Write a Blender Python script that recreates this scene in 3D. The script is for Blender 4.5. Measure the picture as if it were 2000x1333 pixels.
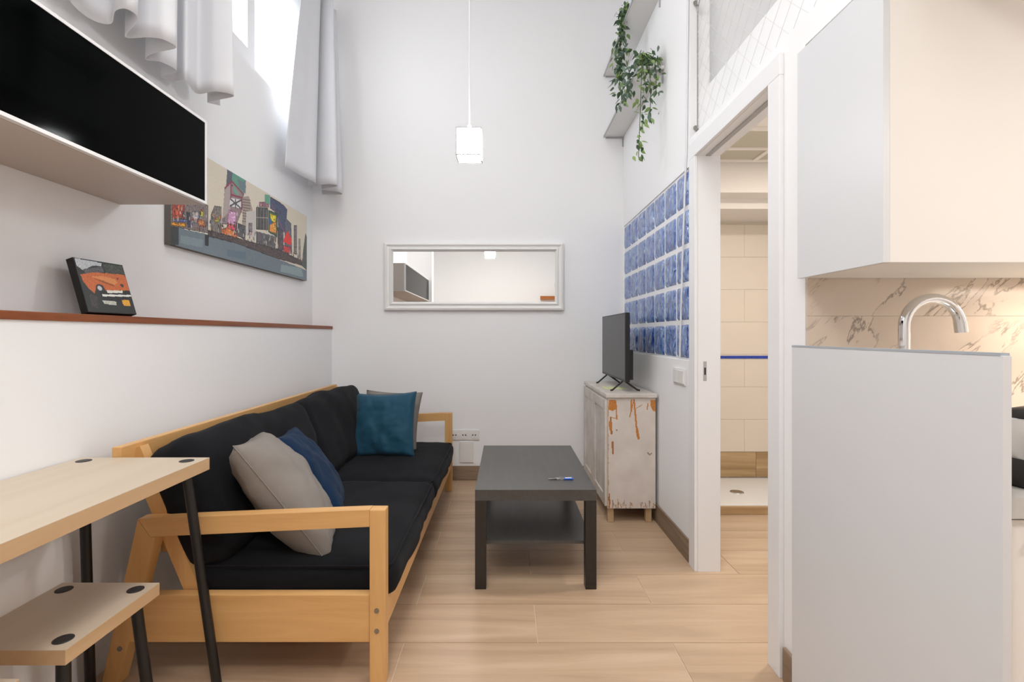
import bpy, bmesh, math, random
import numpy as np
from mathutils import Vector, Matrix, noise

for o in list(bpy.data.objects):
    bpy.data.objects.remove(o)
SC = bpy.context.scene
COL = SC.collection
R = math.radians

# ------------------------------------------------------------------ camera
cam = bpy.data.objects.new('camera', bpy.data.cameras.new('camera'))
COL.objects.link(cam)
cam.location = (0, 0, 1.15)
cam.rotation_euler = (R(90), 0, 0)
cam.data.sensor_width = 36
cam.data.lens = 36 * 975 / 2000
cam.data.shift_x = 12 / 2000
cam.data.shift_y = -12.5 / 2000
cam.data.clip_start = 0.02
SC.camera = cam

# ------------------------------------------------------------------ world, lights, exposure
W = bpy.data.worlds.new('world'); SC.world = W; W.use_nodes = True
bg = W.node_tree.nodes['Background']
bg.inputs['Color'].default_value = (0.93, 0.97, 1.0, 1)
bg.inputs['Strength'].default_value = 2.0

def area_light(name, loc, rot, sx, sy, watts, col):
    d = bpy.data.lights.new(name, 'AREA'); d.shape = 'RECTANGLE'; d.size = sx; d.size_y = sy
    d.energy = watts; d.color = col
    o = bpy.data.objects.new(name, d); o.location = loc; o.rotation_euler = rot
    COL.objects.link(o); return o
# daylight outside the high window
area_light('window_daylight', (-1.80, 2.86, 3.12), (0, R(-90), 0), 0.66, 1.85, 21, (0.92, 0.96, 1.0))

SC.view_settings.view_transform = 'Standard'
SC.view_settings.look = 'None'
SC.view_settings.gamma = 1
SC.view_settings.use_curve_mapping = False
SC.view_settings.exposure = 0.43
FILL_CEILING, FILL_REAR, FILL_KITCHEN, FILL_BATH, FILL_STRIP = 15, 15, 8.5, 12.5, 2.7  # strengths of the added, unseen fill lamps

# ------------------------------------------------------------------ materials
def lin(c):
    return tuple(((v / 255) / 12.92 if v / 255 <= .04045 else ((v / 255 + .055) / 1.055) ** 2.4) for v in c)
def newmat(name):
    m = bpy.data.materials.new(name); m.use_nodes = True
    nt = m.node_tree; b = nt.nodes['Principled BSDF']
    return m, nt, b
def N(nt, t, **kw):
    n = nt.nodes.new(t)
    for k, v in kw.items():
        if k in n.inputs: n.inputs[k].default_value = v
        else: setattr(n, k, v)
    return n
def plain(name, rgb, rough=.5, metal=0., spec=.5, bump=0., bscale=60., var=0., vscale=4.):
    m, nt, b = newmat(name)
    c = lin(rgb)
    b.inputs['Base Color'].default_value = (*c, 1)
    b.inputs['Roughness'].default_value = rough
    b.inputs['Metallic'].default_value = metal
    b.inputs['Specular IOR Level'].default_value = spec
    if bump or var:
        tc = N(nt, 'ShaderNodeTexCoord')
    if bump:
        n = N(nt, 'ShaderNodeTexNoise', Scale=bscale, Detail=4.)
        nt.links.new(tc.outputs['Object'], n.inputs['Vector'])
        bp = N(nt, 'ShaderNodeBump', Strength=bump, Distance=.01)
        nt.links.new(n.outputs['Fac'], bp.inputs['Height'])
        nt.links.new(bp.outputs['Normal'], b.inputs['Normal'])
    if var:
        n2 = N(nt, 'ShaderNodeTexNoise', Scale=vscale, Detail=5.)
        nt.links.new(tc.outputs['Object'], n2.inputs['Vector'])
        mx = N(nt, 'ShaderNodeMix', data_type='RGBA')
        mx.inputs['A'].default_value = (*[v * (1 - var) for v in c], 1)
        mx.inputs['B'].default_value = (*[min(1, v * (1 + var)) for v in c], 1)
        nt.links.new(n2.outputs['Fac'], mx.inputs['Factor'])
        nt.links.new(mx.outputs['Result'], b.inputs['Base Color'])
    return m
def wood(name, c0, c1, axis, scale=1., rough=.45, contrast=(.3, .7), rnd=True, c2=None):
    m, nt, b = newmat(name)
    tc = N(nt, 'ShaderNodeTexCoord'); mp = N(nt, 'ShaderNodeMapping')
    s = [14 * scale] * 3; s[axis] = 1.1 * scale
    mp.inputs['Scale'].default_value = s
    oi = N(nt, 'ShaderNodeObjectInfo')
    ml = N(nt, 'ShaderNodeMath', operation='MULTIPLY'); ml.inputs[1].default_value = 37 if rnd else 0
    nt.links.new(oi.outputs['Random'], ml.inputs[0])
    cb = N(nt, 'ShaderNodeCombineXYZ')
    for k in range(3): nt.links.new(ml.outputs[0], cb.inputs[k])
    nt.links.new(cb.outputs[0], mp.inputs['Location'])
    nt.links.new(tc.outputs['Object'], mp.inputs['Vector'])
    n = N(nt, 'ShaderNodeTexNoise', Scale=1.4, Detail=7., Roughness=.6, Distortion=.8)
    nt.links.new(mp.outputs['Vector'], n.inputs['Vector'])
    cr = N(nt, 'ShaderNodeValToRGB')
    cr.color_ramp.elements[0].position = contrast[0]; cr.color_ramp.elements[0].color = (*lin(c0), 1)
    cr.color_ramp.elements[1].position = contrast[1]; cr.color_ramp.elements[1].color = (*lin(c1), 1)
    if c2:
        e = cr.color_ramp.elements.new(.5 * (contrast[0] + contrast[1])); e.color = (*lin(c2), 1)
    nt.links.new(n.outputs['Fac'], cr.inputs['Fac'])
    nt.links.new(cr.outputs['Color'], b.inputs['Base Color'])
    b.inputs['Roughness'].default_value = rough
    bp = N(nt, 'ShaderNodeBump', Strength=.06, Distance=.005)
    nt.links.new(n.outputs['Fac'], bp.inputs['Height']); nt.links.new(bp.outputs['Normal'], b.inputs['Normal'])
    return m
def emit(name, rgb, strength):
    m, nt, b = newmat(name)
    b.inputs['Base Color'].default_value = (*lin(rgb), 1)
    b.inputs['Emission Color'].default_value = (*lin(rgb), 1)
    b.inputs['Emission Strength'].default_value = strength
    return m
def fabric(name, rgb, rough=.95, weave=900., bump=.25, sheen=.3, var=.12, spec=.2):
    m, nt, b = newmat(name); c = lin(rgb)
    tc = N(nt, 'ShaderNodeTexCoord')
    n = N(nt, 'ShaderNodeTexNoise', Scale=9., Detail=8.); nt.links.new(tc.outputs['Object'], n.inputs['Vector'])
    mx = N(nt, 'ShaderNodeMix', data_type='RGBA')
    mx.inputs['A'].default_value = (*[v * (1 - var) for v in c], 1)
    mx.inputs['B'].default_value = (*[v * (1 + var) for v in c], 1)
    nt.links.new(n.outputs['Fac'], mx.inputs['Factor']); nt.links.new(mx.outputs['Result'], b.inputs['Base Color'])
    w = N(nt, 'ShaderNodeTexNoise', Scale=weave, Detail=2.); nt.links.new(tc.outputs['Object'], w.inputs['Vector'])
    bp = N(nt, 'ShaderNodeBump', Strength=bump, Distance=.002)
    nt.links.new(w.outputs['Fac'], bp.inputs['Height']); nt.links.new(bp.outputs['Normal'], b.inputs['Normal'])
    b.inputs['Roughness'].default_value = rough
    b.inputs['Specular IOR Level'].default_value = spec
    b.inputs['Sheen Weight'].default_value = sheen
    return m
def painted(name, rough=.5, bump=.0):
    """colour comes from the flat print stored on the faces"""
    m, nt, b = newmat(name)
    a = N(nt, 'ShaderNodeAttribute', attribute_name='print')
    nt.links.new(a.outputs['Color'], b.inputs['Base Color'])
    b.inputs['Roughness'].default_value = rough
    return m

M = {}
M['wall'] = plain('white_plaster', (245, 245, 246), .9, bump=.03, bscale=220, spec=.2)
M['ceil'] = plain('ceiling_white', (246, 246, 246), .9, spec=.2)
M['white'] = plain('white_lacquer', (236, 236, 237), .35)
M['trimwhite'] = plain('white_trim_paint', (240, 240, 242), .4)
M['kitwhite'] = plain('kitchen_front_white', (238, 234, 228), .6, spec=.3)
M['frame'] = plain('mirror_frame_white', (240, 239, 236), .45)
M['panelgrey'] = plain('end_panel_white', (220, 222, 225), .4)
M['grout'] = plain('floor_grout', (226, 208, 186), .9)
M['plank'] = wood('floor_plank_tile', (168, 140, 114), (212, 186, 158), 0, .55, .36, (.2, .8), c2=(194, 165, 136))
M['base'] = wood('baseboard_tile', (112, 92, 74), (158, 136, 114), 0, 1., .5)
M['basey'] = wood('baseboard_tile_side', (112, 92, 74), (158, 136, 114), 1, 1., .5)
M['ledge'] = wood('ledge_brown_wood', (110, 55, 22), (158, 88, 42), 1, 1.2, .4)
M['birch_x'] = wood('sofa_birch_x', (204, 152, 92), (228, 182, 122), 0, 1., .4, (.2, .8))
M['birch_y'] = wood('sofa_birch_y', (204, 152, 92), (228, 182, 122), 1, 1., .4, (.2, .8))
M['birch_z'] = wood('sofa_birch_z', (204, 152, 92), (228, 182, 122), 2, 1., .4, (.2, .8))
M['ply_top'] = wood('desk_pale_maple', (197, 180, 158), (210, 195, 175), 1, .5, .4, (.2, .8))
M['ply_edge'] = wood('desk_edge_maple', (192, 158, 118), (208, 176, 138), 1, .8, .45, (.2, .8))
M['black'] = plain('black_steel', (22, 22, 23), .4)
M['cap'] = plain('black_plastic_cap', (38, 38, 40), .45, bump=.4, bscale=300)
M['tabletop'] = wood('black_brown_with_sheen', (68, 66, 64), (78, 76, 73), 1, 2., .32)  # sheen of the top put into its colour, paler than the legs
M['tableleg'] = wood('black_brown_leg', (33, 29, 26), (44, 39, 35), 2, 2., .4)
M['cloth'] = fabric('sofa_black_cotton', (19, 20, 24), sheen=.03, var=.3, bump=.35)
M['seam'] = fabric('sofa_seam', (15, 16, 20), sheen=.05)
M['greyp'] = fabric('grey_linen', (136, 129, 123), weave=500, bump=.5, sheen=.05)
M['bluep'] = fabric('blue_velvet', (7, 38, 68), rough=.8, sheen=.05, spec=.2)
M['tealp'] = fabric('teal_velvet', (16, 72, 96), rough=.7, sheen=.12, spec=.4)
M['curtain'] = fabric('grey_curtain_cloth', (224, 225, 229), weave=400, bump=.15, var=.03, sheen=.1)
M['chrome'] = plain('chrome', (225, 225, 225), .07, metal=1.)
M['steel'] = plain('brushed_steel', (190, 190, 190), .28, metal=1.)
M['alu'] = plain('aluminium_strip', (172, 178, 186), .35)
M['mirror'] = plain('mirror_silver', (248, 248, 246), .0, metal=1.)
M['blackglass'] = plain('black_glass', (3, 4, 4), .08, spec=.03)
M['cabbody'] = plain('grey_brown_board', (200, 190, 182), .5, var=.04)
M['tvscreen'] = plain('tv_screen', (50, 51, 53), .3, spec=.4)
M['tvplastic'] = plain('tv_black_plastic', (20, 20, 21), .42)
M['socket'] = plain('socket_white', (236, 234, 232), .35)
M['hole'] = plain('dark_hole', (45, 42, 40), .7)
M['bolt'] = plain('bolt_steel', (150, 148, 140), .4, metal=1.)
M['bluefob'] = plain('blue_key_tag', (40, 95, 205), .2)
M['rope'] = plain('steel_cable', (150, 150, 150), .4, metal=.7)
M['net'] = plain('net_white_cord', (226, 224, 219), .8)
M['tubewhite'] = plain('clear_white_tube', (222, 224, 228), .25)
M['leafd'] = plain('leaf_dark_green', (58, 88, 52), .5, var=.3, vscale=80)
M['leafl'] = plain('leaf_light_green', (132, 158, 92), .5, var=.3, vscale=80)
M['leafg'] = plain('leaf_grey_green', (92, 116, 98), .5, var=.3, vscale=80)
M['stem'] = plain('plant_stem', (66, 84, 48), .6)
M['pot'] = plain('grey_green_pot', (98, 108, 100), .6)
M['shelfw'] = plain('shelf_white_board', (226, 225, 223), .5)
M['bracket'] = plain('grey_bracket', (172, 172, 174), .4)
M['bathtile'] = plain('bath_cream_tile', (228, 214, 196), .3, var=.02, vscale=3)
M['bathgrout'] = plain('bath_grout', (220, 205, 186), .8)
M['bathwall'] = plain('bath_paint', (232, 224, 214), .8)
M['woodtile'] = wood('bath_wood_tile', (158, 126, 86), (198, 166, 124), 0, 1., .4)
M['bluetile'] = plain('blue_trim_tile', (30, 62, 165), .2, var=.3, vscale=20)
M['ceramic'] = plain('white_ceramic', (240, 238, 234), .15)
M['ventpane'] = plain('vent_pane_grey', (188, 180, 160), .5)
M['oak'] = wood('rack_orange_wood', (160, 92, 44), (196, 124, 66), 0, 1., .5)
M['leaflet'] = plain('pale_green_paper', (220, 222, 172), .7)
M['worktop'] = plain('grey_worktop', (196, 194, 190), .35, var=.06, vscale=30)
M['print'] = painted('flat_print', .42)
M['paintwear'] = painted('worn_paint', .6)
M['canvas_edge'] = plain('canvas_edge_grey', (110, 108, 104), .8)
M['canvas_black'] = plain('canvas_edge_black', (14, 14, 14), .6)
M['lampglass'] = emit('lamp_opal_glass', (252, 253, 255), 34.0)
M['panelglow'] = emit('fill_lamp_diffuser', (255, 252, 247), 3.0)  # glow of the added ceiling and drum fill lamps
M['warmglow'] = emit('warm_fill_glass', (255, 226, 190), 6.0)  # glow of the added warm fill lamps

def worn_white(name):
    m, nt, b = newmat(name)
    tc = N(nt, 'ShaderNodeTexCoord')
    n = N(nt, 'ShaderNodeTexNoise', Scale=7., Detail=8., Roughness=.65); nt.links.new(tc.outputs['Object'], n.inputs['Vector'])
    cr = N(nt, 'ShaderNodeValToRGB'); e = cr.color_ramp.elements
    e[0].position = .28; e[0].color = (*lin((196, 184, 172)), 1)
    e[1].position = .62; e[1].color = (*lin((219, 213, 206)), 1)
    nt.links.new(n.outputs['Fac'], cr.inputs['Fac']); nt.links.new(cr.outputs['Color'], b.inputs['Base Color'])
    b.inputs['Roughness'].default_value = .6
    return m
M['worn'] = worn_white('worn_white_paint')
def marble(name):
    m, nt, b = newmat(name)
    tc = N(nt, 'ShaderNodeTexCoord'); mp = N(nt, 'ShaderNodeMapping')
    oi = N(nt, 'ShaderNodeObjectInfo')
    ml = N(nt, 'ShaderNodeMath', operation='MULTIPLY'); ml.inputs[1].default_value = 23.
    nt.links.new(oi.outputs['Random'], ml.inputs[0])
    cb = N(nt, 'ShaderNodeCombineXYZ'); nt.links.new(ml.outputs[0], cb.inputs[0]); nt.links.new(ml.outputs[0], cb.inputs[2])
    nt.links.new(cb.outputs[0], mp.inputs['Location'])
    mp.vector_type = 'TEXTURE'; mp.inputs['Rotation'].default_value = (0, R(-46), 0); mp.inputs['Scale'].default_value = (.75, 1, .22)
    nt.links.new(tc.outputs['Object'], mp.inputs['Vector'])
    n = N(nt, 'ShaderNodeTexNoise', Scale=1.5, Detail=6., Roughness=.62, Distortion=.7); nt.links.new(mp.outputs['Vector'], n.inputs['Vector'])
    cr = N(nt, 'ShaderNodeValToRGB'); e = cr.color_ramp.elements
    e[0].position = .0; e[0].color = (1, 1, 1, 1); e[1].position = .5; e[1].color = (0, 0, 0, 1)
    for p, v in ((.478, 1.), (.492, .32), (.508, .88), (.522, 1.)):
        q = e.new(p); q.color = (v, v, v, 1)
    e[-1].position = 1.; e[-1].color = (1, 1, 1, 1)
    # one narrow vein where the noise crosses its middle
    for q in list(e):
        if abs(q.position - .5) < 1e-3: q.position = .5; q.color = (.3, .3, .3, 1)
    n2 = N(nt, 'ShaderNodeTexNoise', Scale=3.5, Detail=3.); nt.links.new(tc.outputs['Object'], n2.inputs['Vector'])
    cr2 = N(nt, 'ShaderNodeValToRGB'); cr2.color_ramp.elements[0].position = .44; cr2.color_ramp.elements[1].position = .56
    nt.links.new(n.outputs['Fac'], cr.inputs['Fac']); nt.links.new(n2.outputs['Fac'], cr2.inputs['Fac'])
    inv = N(nt, 'ShaderNodeMix', data_type='RGBA'); inv.inputs['A'].default_value = (1, 1, 1, 1)
    nt.links.new(cr2.outputs['Color'], inv.inputs['Factor']); nt.links.new(cr.outputs['Color'], inv.inputs['B'])
    mx = N(nt, 'ShaderNodeMix', data_type='RGBA')
    mx.inputs['A'].default_value = (*lin((112, 98, 86)), 1); mx.inputs['B'].default_value = (*lin((216, 200, 184)), 1)
    nt.links.new(inv.outputs['Result'], mx.inputs['Factor']); nt.links.new(mx.outputs['Result'], b.inputs['Base Color'])
    b.inputs['Roughness'].default_value = .22
    return m
M['marble'] = marble('marble_tile')
def blockglass(name):
    m, nt, b = newmat(name)
    tc = N(nt, 'ShaderNodeTexCoord'); oi = N(nt, 'ShaderNodeObjectInfo')
    ad = N(nt, 'ShaderNodeVectorMath', operation='ADD')
    nt.links.new(tc.outputs['Object'], ad.inputs[0]); 
    ml = N(nt, 'ShaderNodeMath', operation='MULTIPLY'); ml.inputs[1].default_value = 19.
    nt.links.new(oi.outputs['Random'], ml.inputs[0]); nt.links.new(ml.outputs[0], ad.inputs[1])
    mp = N(nt, 'ShaderNodeMapping'); mp.inputs['Scale'].default_value = (1, 20, 9)
    nt.links.new(ad.outputs[0], mp.inputs['Vector'])
    n = N(nt, 'ShaderNodeTexNoise', Scale=1.6, Detail=2., Distortion=1.4); nt.links.new(mp.outputs['Vector'], n.inputs['Vector'])
    cr = N(nt, 'ShaderNodeValToRGB'); e = cr.color_ramp.elements
    e[0].position = .30; e[0].color = (*lin((14, 52, 140)), 1)
    e[1].position = .72; e[1].color = (*lin((172, 198, 230)), 1)  # pale blue paints highlights into the wavy glass
    q = e.new(.5); q.color = (*lin((66, 114, 190)), 1)
    nt.links.new(n.outputs['Fac'], cr.inputs['Fac']); nt.links.new(cr.outputs['Color'], b.inputs['Base Color'])
    bp = N(nt, 'ShaderNodeBump', Strength=.8, Distance=.02)
    nt.links.new(n.outputs['Fac'], bp.inputs['Height']); nt.links.new(bp.outputs['Normal'], b.inputs['Normal'])
    b.inputs['Roughness'].default_value = .12; b.inputs['Transmission Weight'].default_value = .25
    return m
M['block'] = blockglass('blue_wavy_glass')
def panemat(name):
    m = bpy.data.materials.new(name); m.use_nodes = True; nt = m.node_tree; nt.nodes.clear()
    out = N(nt, 'ShaderNodeOutputMaterial'); tr = N(nt, 'ShaderNodeBsdfTransparent'); gl = N(nt, 'ShaderNodeBsdfGlossy')
    gl.inputs['Roughness'].default_value = .02
    mx = N(nt, 'ShaderNodeMixShader'); mx.inputs[0].default_value = .06
    nt.links.new(tr.outputs[0], mx.inputs[1]); nt.links.new(gl.outputs[0], mx.inputs[2]); nt.links.new(mx.outputs[0], out.inputs[0])
    return m
M['pane'] = panemat('window_glass')

# ------------------------------------------------------------------ mesh helpers
class MB:
    def __init__(s): s.v = []; s.f = []; s.smooth = []
    def add(s, vs, fs, smooth=False):
        k = len(s.v); s.v += [tuple(p) for p in vs]
        s.f += [tuple(i + k for i in q) for q in fs]; s.smooth += [smooth] * len(fs); return s
    def box(s, x0, x1, y0, y1, z0, z1, bev=0.):
        if bev:
            bm = bmesh.new(); bmesh.ops.create_cube(bm, size=1)
            for p in bm.verts: p.co = Vector(((x0 + x1) / 2 + p.co.x * (x1 - x0), (y0 + y1) / 2 + p.co.y * (y1 - y0), (z0 + z1) / 2 + p.co.z * (z1 - z0)))
            bmesh.ops.bevel(bm, geom=list(bm.edges), offset=bev, segments=2, affect='EDGES', profile=.6)
            bm.verts.index_update()
            s.add([p.co for p in bm.verts], [[q.index for q in f.verts] for f in bm.faces]); bm.free(); return s
        vs = [(x, y, z) for x in (x0, x1) for y in (y0, y1) for z in (z0, z1)]
        return s.add(vs, [(0, 1, 3, 2), (4, 6, 7, 5), (0, 4, 5, 1), (2, 3, 7, 6), (0, 2, 6, 4), (1, 5, 7, 3)])
    def prism(s, pts, axis, a, b):
        """polygon pts (2d) extruded along axis from a to b; remaining axes in order"""
        n = len(pts); vs = []
        for t in (a, b):
            for p in pts:
                q = list(p); q.insert(axis, t); vs.append(q)
        fs = [tuple(range(n)), tuple(range(2 * n - 1, n - 1, -1))]
        fs += [(i, i + n, (i + 1) % n + n, (i + 1) % n) for i in range(n)]
        return s.add(vs, fs)
    def tube(s, pts, r, n=10, caps=True):
        pts = [Vector(p) for p in pts]; rs = r if isinstance(r, (list, tuple)) else [r] * len(pts)
        vs = []; prev = None
        for i, p in enumerate(pts):
            t = (pts[min(i + 1, len(pts) - 1)] - pts[max(i - 1, 0)]).normalized()
            if prev is None:
                ref = Vector((0, 0, 1)) if abs(t.z) < .9 else Vector((1, 0, 0)); u = t.cross(ref).normalized()
            else:
                u = (prev - t * prev.dot(t)).normalized()
            prev = u; w = t.cross(u)
            for k in range(n):
                a = 2 * math.pi * k / n; vs.append(p + (u * math.cos(a) + w * math.sin(a)) * rs[i])
        fs = []
        for i in range(len(pts) - 1):
            for k in range(n):
                fs.append((i * n + k, i * n + (k + 1) % n, (i + 1) * n + (k + 1) % n, (i + 1) * n + k))
        s.add(vs, fs, True)
        if caps:
            s.add(vs[:n], [tuple(range(n - 1, -1, -1))]); s.add(vs[-n:], [tuple(range(n))])
        return s
    def lathe(s, c, prof, n=24):
        vs = []; fs = []
        for (r, z) in prof:
            for k in range(n):
                a = 2 * math.pi * k / n; vs.append((c[0] + r * math.cos(a), c[1] + r * math.sin(a), c[2] + z))
        for i in range(len(prof) - 1):
            for k in range(n): fs.append((i * n + k, i * n + (k + 1) % n, (i + 1) * n + (k + 1) % n, (i + 1) * n + k))
        s.add(vs, fs, True)
        s.add(vs[:n], [tuple(range(n - 1, -1, -1))]); s.add(vs[-n:], [tuple(range(n))])
        return s
    def xform(s, mat):
        s.v = [tuple(mat @ Vector(p)) for p in s.v]; return s
    def mesh(s, name, mat, off=(0, 0, 0)):
        me = bpy.data.meshes.new(name)
        me.from_pydata([(p[0] - off[0], p[1] - off[1], p[2] - off[2]) for p in s.v], [], s.f)
        me.polygons.foreach_set('use_smooth', s.smooth)
        if mat: me.materials.append(M[mat] if isinstance(mat, str) else mat)
        bm = bmesh.new(); bm.from_mesh(me); bmesh.ops.recalc_face_normals(bm, faces=bm.faces); bm.to_mesh(me); bm.free()
        me.update(); return me
    def build(s, name, mat, parent=None):
        if parent is not None:
            off = Vector(parent['_o']) if '_o' in parent else Vector((0, 0, 0))
            o = bpy.data.objects.new(name, s.mesh(name, mat, off)); COL.objects.link(o)
            o.parent = parent; o['_o'] = tuple(off)
        else:
            xs, ys, zs = zip(*s.v)
            off = ((min(xs) + max(xs)) / 2, (min(ys) + max(ys)) / 2, min(zs))
            o = bpy.data.objects.new(name, s.mesh(name, mat, off)); COL.objects.link(o)
            o.location = off; o['_o'] = tuple(off)
        return o
def B(*a, bev=0.): return MB().box(*a, bev=bev)
def thing(name, loc, label, cat, group=None):
    o = bpy.data.objects.new(name, None); COL.objects.link(o); o.location = loc; o['_o'] = tuple(loc)
    o.empty_display_size = .05
    return tag(o, label, cat, group)
def tag(o, label, cat, group=None):
    o['label'] = label; o['category'] = cat
    if group: o['group'] = group
    return o
def struct(o, label, cat):
    o['kind'] = 'structure'; o['label'] = label; o['category'] = cat; return o
def piece(me, name, parent, loc, mat=None):
    """a repeated part that shares its mesh; loc in world space"""
    o = bpy.data.objects.new(name, me); COL.objects.link(o); o.parent = parent
    o.location = Vector(loc) - Vector(parent['_o']); return o

rng = random.Random(7)

# flat prints: polygons rastered onto the faces of a fine grid
class Print:
    def __init__(s, w, h, bgc):
        s.w, s.h = w, h; s.a = np.zeros((h, w, 3)); s.a[:] = bgc
        u = (np.arange(w) + .5) / w; v = (np.arange(h) + .5) / h; s.U, s.V = np.meshgrid(u, v)
    def mask(s, pts):
        m = np.zeros((s.h, s.w), bool); n = len(pts)
        for i in range(n):
            x0, y0 = pts[i]; x1, y1 = pts[(i + 1) % n]
            if y0 == y1: continue
            c = ((y0 > s.V) != (y1 > s.V)) & (s.U < (x1 - x0) * (s.V - y0) / (y1 - y0) + x0); m ^= c
        return m
    def poly(s, pts, c, speck=0., seed=0):
        m = s.mask(pts); s.a[m] = c
        if speck:
            r = np.random.RandomState(seed).normal(0, speck, (s.h, s.w, 1)) * np.ones(3)
            s.a[m] = np.clip(s.a + r, 0, 255)[m]
    def line(s, p, q, c, w=.006, asp=1.):
        px, py = p; qx, qy = q; dx, dy = (qx - px) * asp, qy - py; L2 = dx * dx + dy * dy + 1e-12
        t = np.clip(((s.U - px) * asp * dx + (s.V - py) * dy) / L2, 0, 1)
        d = np.hypot((s.U - px) * asp - t * dx, s.V - py - t * dy); s.a[d < w] = c
    def disc(s, c0, r, c, asp=1.):
        s.a[np.hypot((s.U - c0[0]) * asp, s.V - c0[1]) < r] = c
    def mesh(s, name, o, eu, ev, mat):
        o, eu, ev = Vector(o), Vector(eu), Vector(ev)
        vs = [tuple(o + eu * (i / s.w) + ev * (j / s.h)) for j in range(s.h + 1) for i in range(s.w + 1)]
        k = s.w + 1
        fs = [(j * k + i, j * k + i + 1, (j + 1) * k + i + 1, (j + 1) * k + i) for j in range(s.h) for i in range(s.w)]
        me = bpy.data.meshes.new(name); me.from_pydata(vs, [], fs)
        at = me.attributes.new('print', 'FLOAT_COLOR', 'FACE')
        c = np.clip(s.a.reshape(-1, 3) / 255, 0, 1)
        c = np.where(c <= .04045, c / 12.92, ((c + .055) / 1.055) ** 2.4)
        at.data.foreach_set('color', np.concatenate([c, np.ones((len(c), 1))], 1).astype(np.float32).ravel())
        me.materials.append(M[mat]); return me

# ================================================================== SETTING
XL, XLU, XR, YB, CEIL = -1.376, -1.53, .93, 3.95, 4.15
YN, XE = -1.7, 2.35
KY = 1.538          # kitchen back wall

# floor: grout slab with plank tiles
floor = struct(B(XLU - .1, XE + .1, YN - .1, YB + .1, -.12, -.003).build('floor', 'grout'), 'pale wood-look plank tile floor with light joints', 'floor')
PW, PL = .265, 1.0
plank_cache = {}
row = 0; y = 1.863 - 12 * PW
rows = []
while y < YB:
    rows.append(y); y += PW
for k, y in enumerate(rows):
    x = -3.38 + (.0 if k % 2 == 1 else .5)
    while x < XE:
        a, b_ = max(x + .0015, XLU), min(x + PL - .0015, XE); c, d = max(y + .0015, YN), min(y + PW - .0015, YB)
        x += PL
        if b_ - a < .02 or d - c < .02: continue
        key = (round(b_ - a, 4), round(d - c, 4))
        if key not in plank_cache:
            plank_cache[key] = B(-key[0] / 2, key[0] / 2, -key[1] / 2, key[1] / 2, -.005, 0, bev=.0008).mesh('plank', 'plank')
        piece(plank_cache[key], 'plank', floor, ((a + b_) / 2, (c + d) / 2, 0))

struct(B(XLU - .1, XE + .1, YN - .1, YB + .1, CEIL, CEIL + .1).build('ceiling', 'ceil'), 'high white ceiling of the room', 'ceiling')
struct(B(XLU - .1, XE + .1, YB, YB + .12, 0, CEIL).build('wall_back', 'wall'), 'white back wall holding the long mirror', 'wall')
struct(B(XLU - .1, XE + .1, YN - .12, YN, 0, CEIL).build('wall_rear', 'wall'), 'white wall behind the viewer, seen in the mirror', 'wall')
# left wall: thick lower part, thinner upper part with window opening
WY0, WY1, WZ0, WZ1 = 1.95, 3.83, 2.76, 3.47
wl = MB().box(XLU, XL, YN, YB, 0, 1.192)
T = XLU - .22
wl.box(T, XLU, YN, YB, 0, WZ0).box(T, XLU, YN, YB, WZ1, CEIL).box(T, XLU, YN, WY0, WZ0, WZ1).box(T, XLU, WY1, YB, WZ0, WZ1)
wl.box(XLU, -1.145, -.04, .16, 1.217, CEIL)
struct(wl.build('wall_left', 'wall'), 'white left wall, thicker below the brown wooden ledge', 'wall')
struct(B(XLU + .001, XL + .006, .17, YB - .001, 1.192, 1.217, bev=.002).build('trim_1', 'ledge'), 'narrow brown wooden ledge running along the left wall', 'ledge')

# right wall with doorway and glass block opening; open loft above for y < 2.525
XI = XR + .10
GY0, GY1, GZ0, GZ1 = 2.533, 3.935, 1.017, 2.003
DY0, DY1, DZ = 1.743, 2.42, 2.02
LT = 2.14
wr = MB()
wr.box(XR, XI, 2.525, YB, 0, GZ0).box(XR, XI, 2.525, YB, GZ1, CEIL)
wr.box(XR, XI, 2.525, GY0, GZ0, GZ1).box(XR, XI, GY1, YB, GZ0, GZ1)
KW = KY + .0125
wr.box(XR, XI, DY1 + .02, 2.525, 0, LT).box(XR, XI, KW, DY1 + .02, DZ + .02, LT).box(XR, XI, KW, DY0 - .02, 0, DZ + .02)
wr.box(XR, XI, YN, KW, 2.05, LT)
struct(wr.build('wall_right', 'wall'), 'white right wall with doorway and blue glass blocks', 'wall')
# loft: slab, rear and side walls
lf = MB().box(XI + .02, XE, KY + .08, YB, 2.30, 2.42).box(XI, XI + .02, YN, YB, LT - .06, 2.42).box(XI + .02, XE, YN, KY + .08, 2.05, 2.42).box(XI + .001, XE, 2.62, 2.70, 2.42, CEIL)
struct(lf.build('wall_loft', 'wall'), 'white loft platform edge behind the netting above the doorway', 'loft')
struct(B(XE, XE + .12, YN, YB, 0, CEIL).build('wall_outer', 'wall'), 'white outer wall at the far right beyond kitchen and bathroom', 'wall')
wk = struct(B(XI, XE, KY + .012, KY + .08, 0, 2.05).build('wall_kitchen', 'wall'), 'kitchen rear wall clad in veined marble tiles', 'wall')
for (x0, x1, z0, z1) in ((XR, 1.62, .86, 1.207), (1.62, 2.349, .86, 1.207), (XR, 1.62, 1.2076, 1.34), (1.62, 2.349, 1.2076, 1.34)):
    me = B(0, x1 - x0 - .0006, 0, .011, 0, z1 - z0).mesh('marble_tile', 'marble')
    piece(me, 'marble_tile', wk, (x0 + .0003, KY + .0005, z0))
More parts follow.
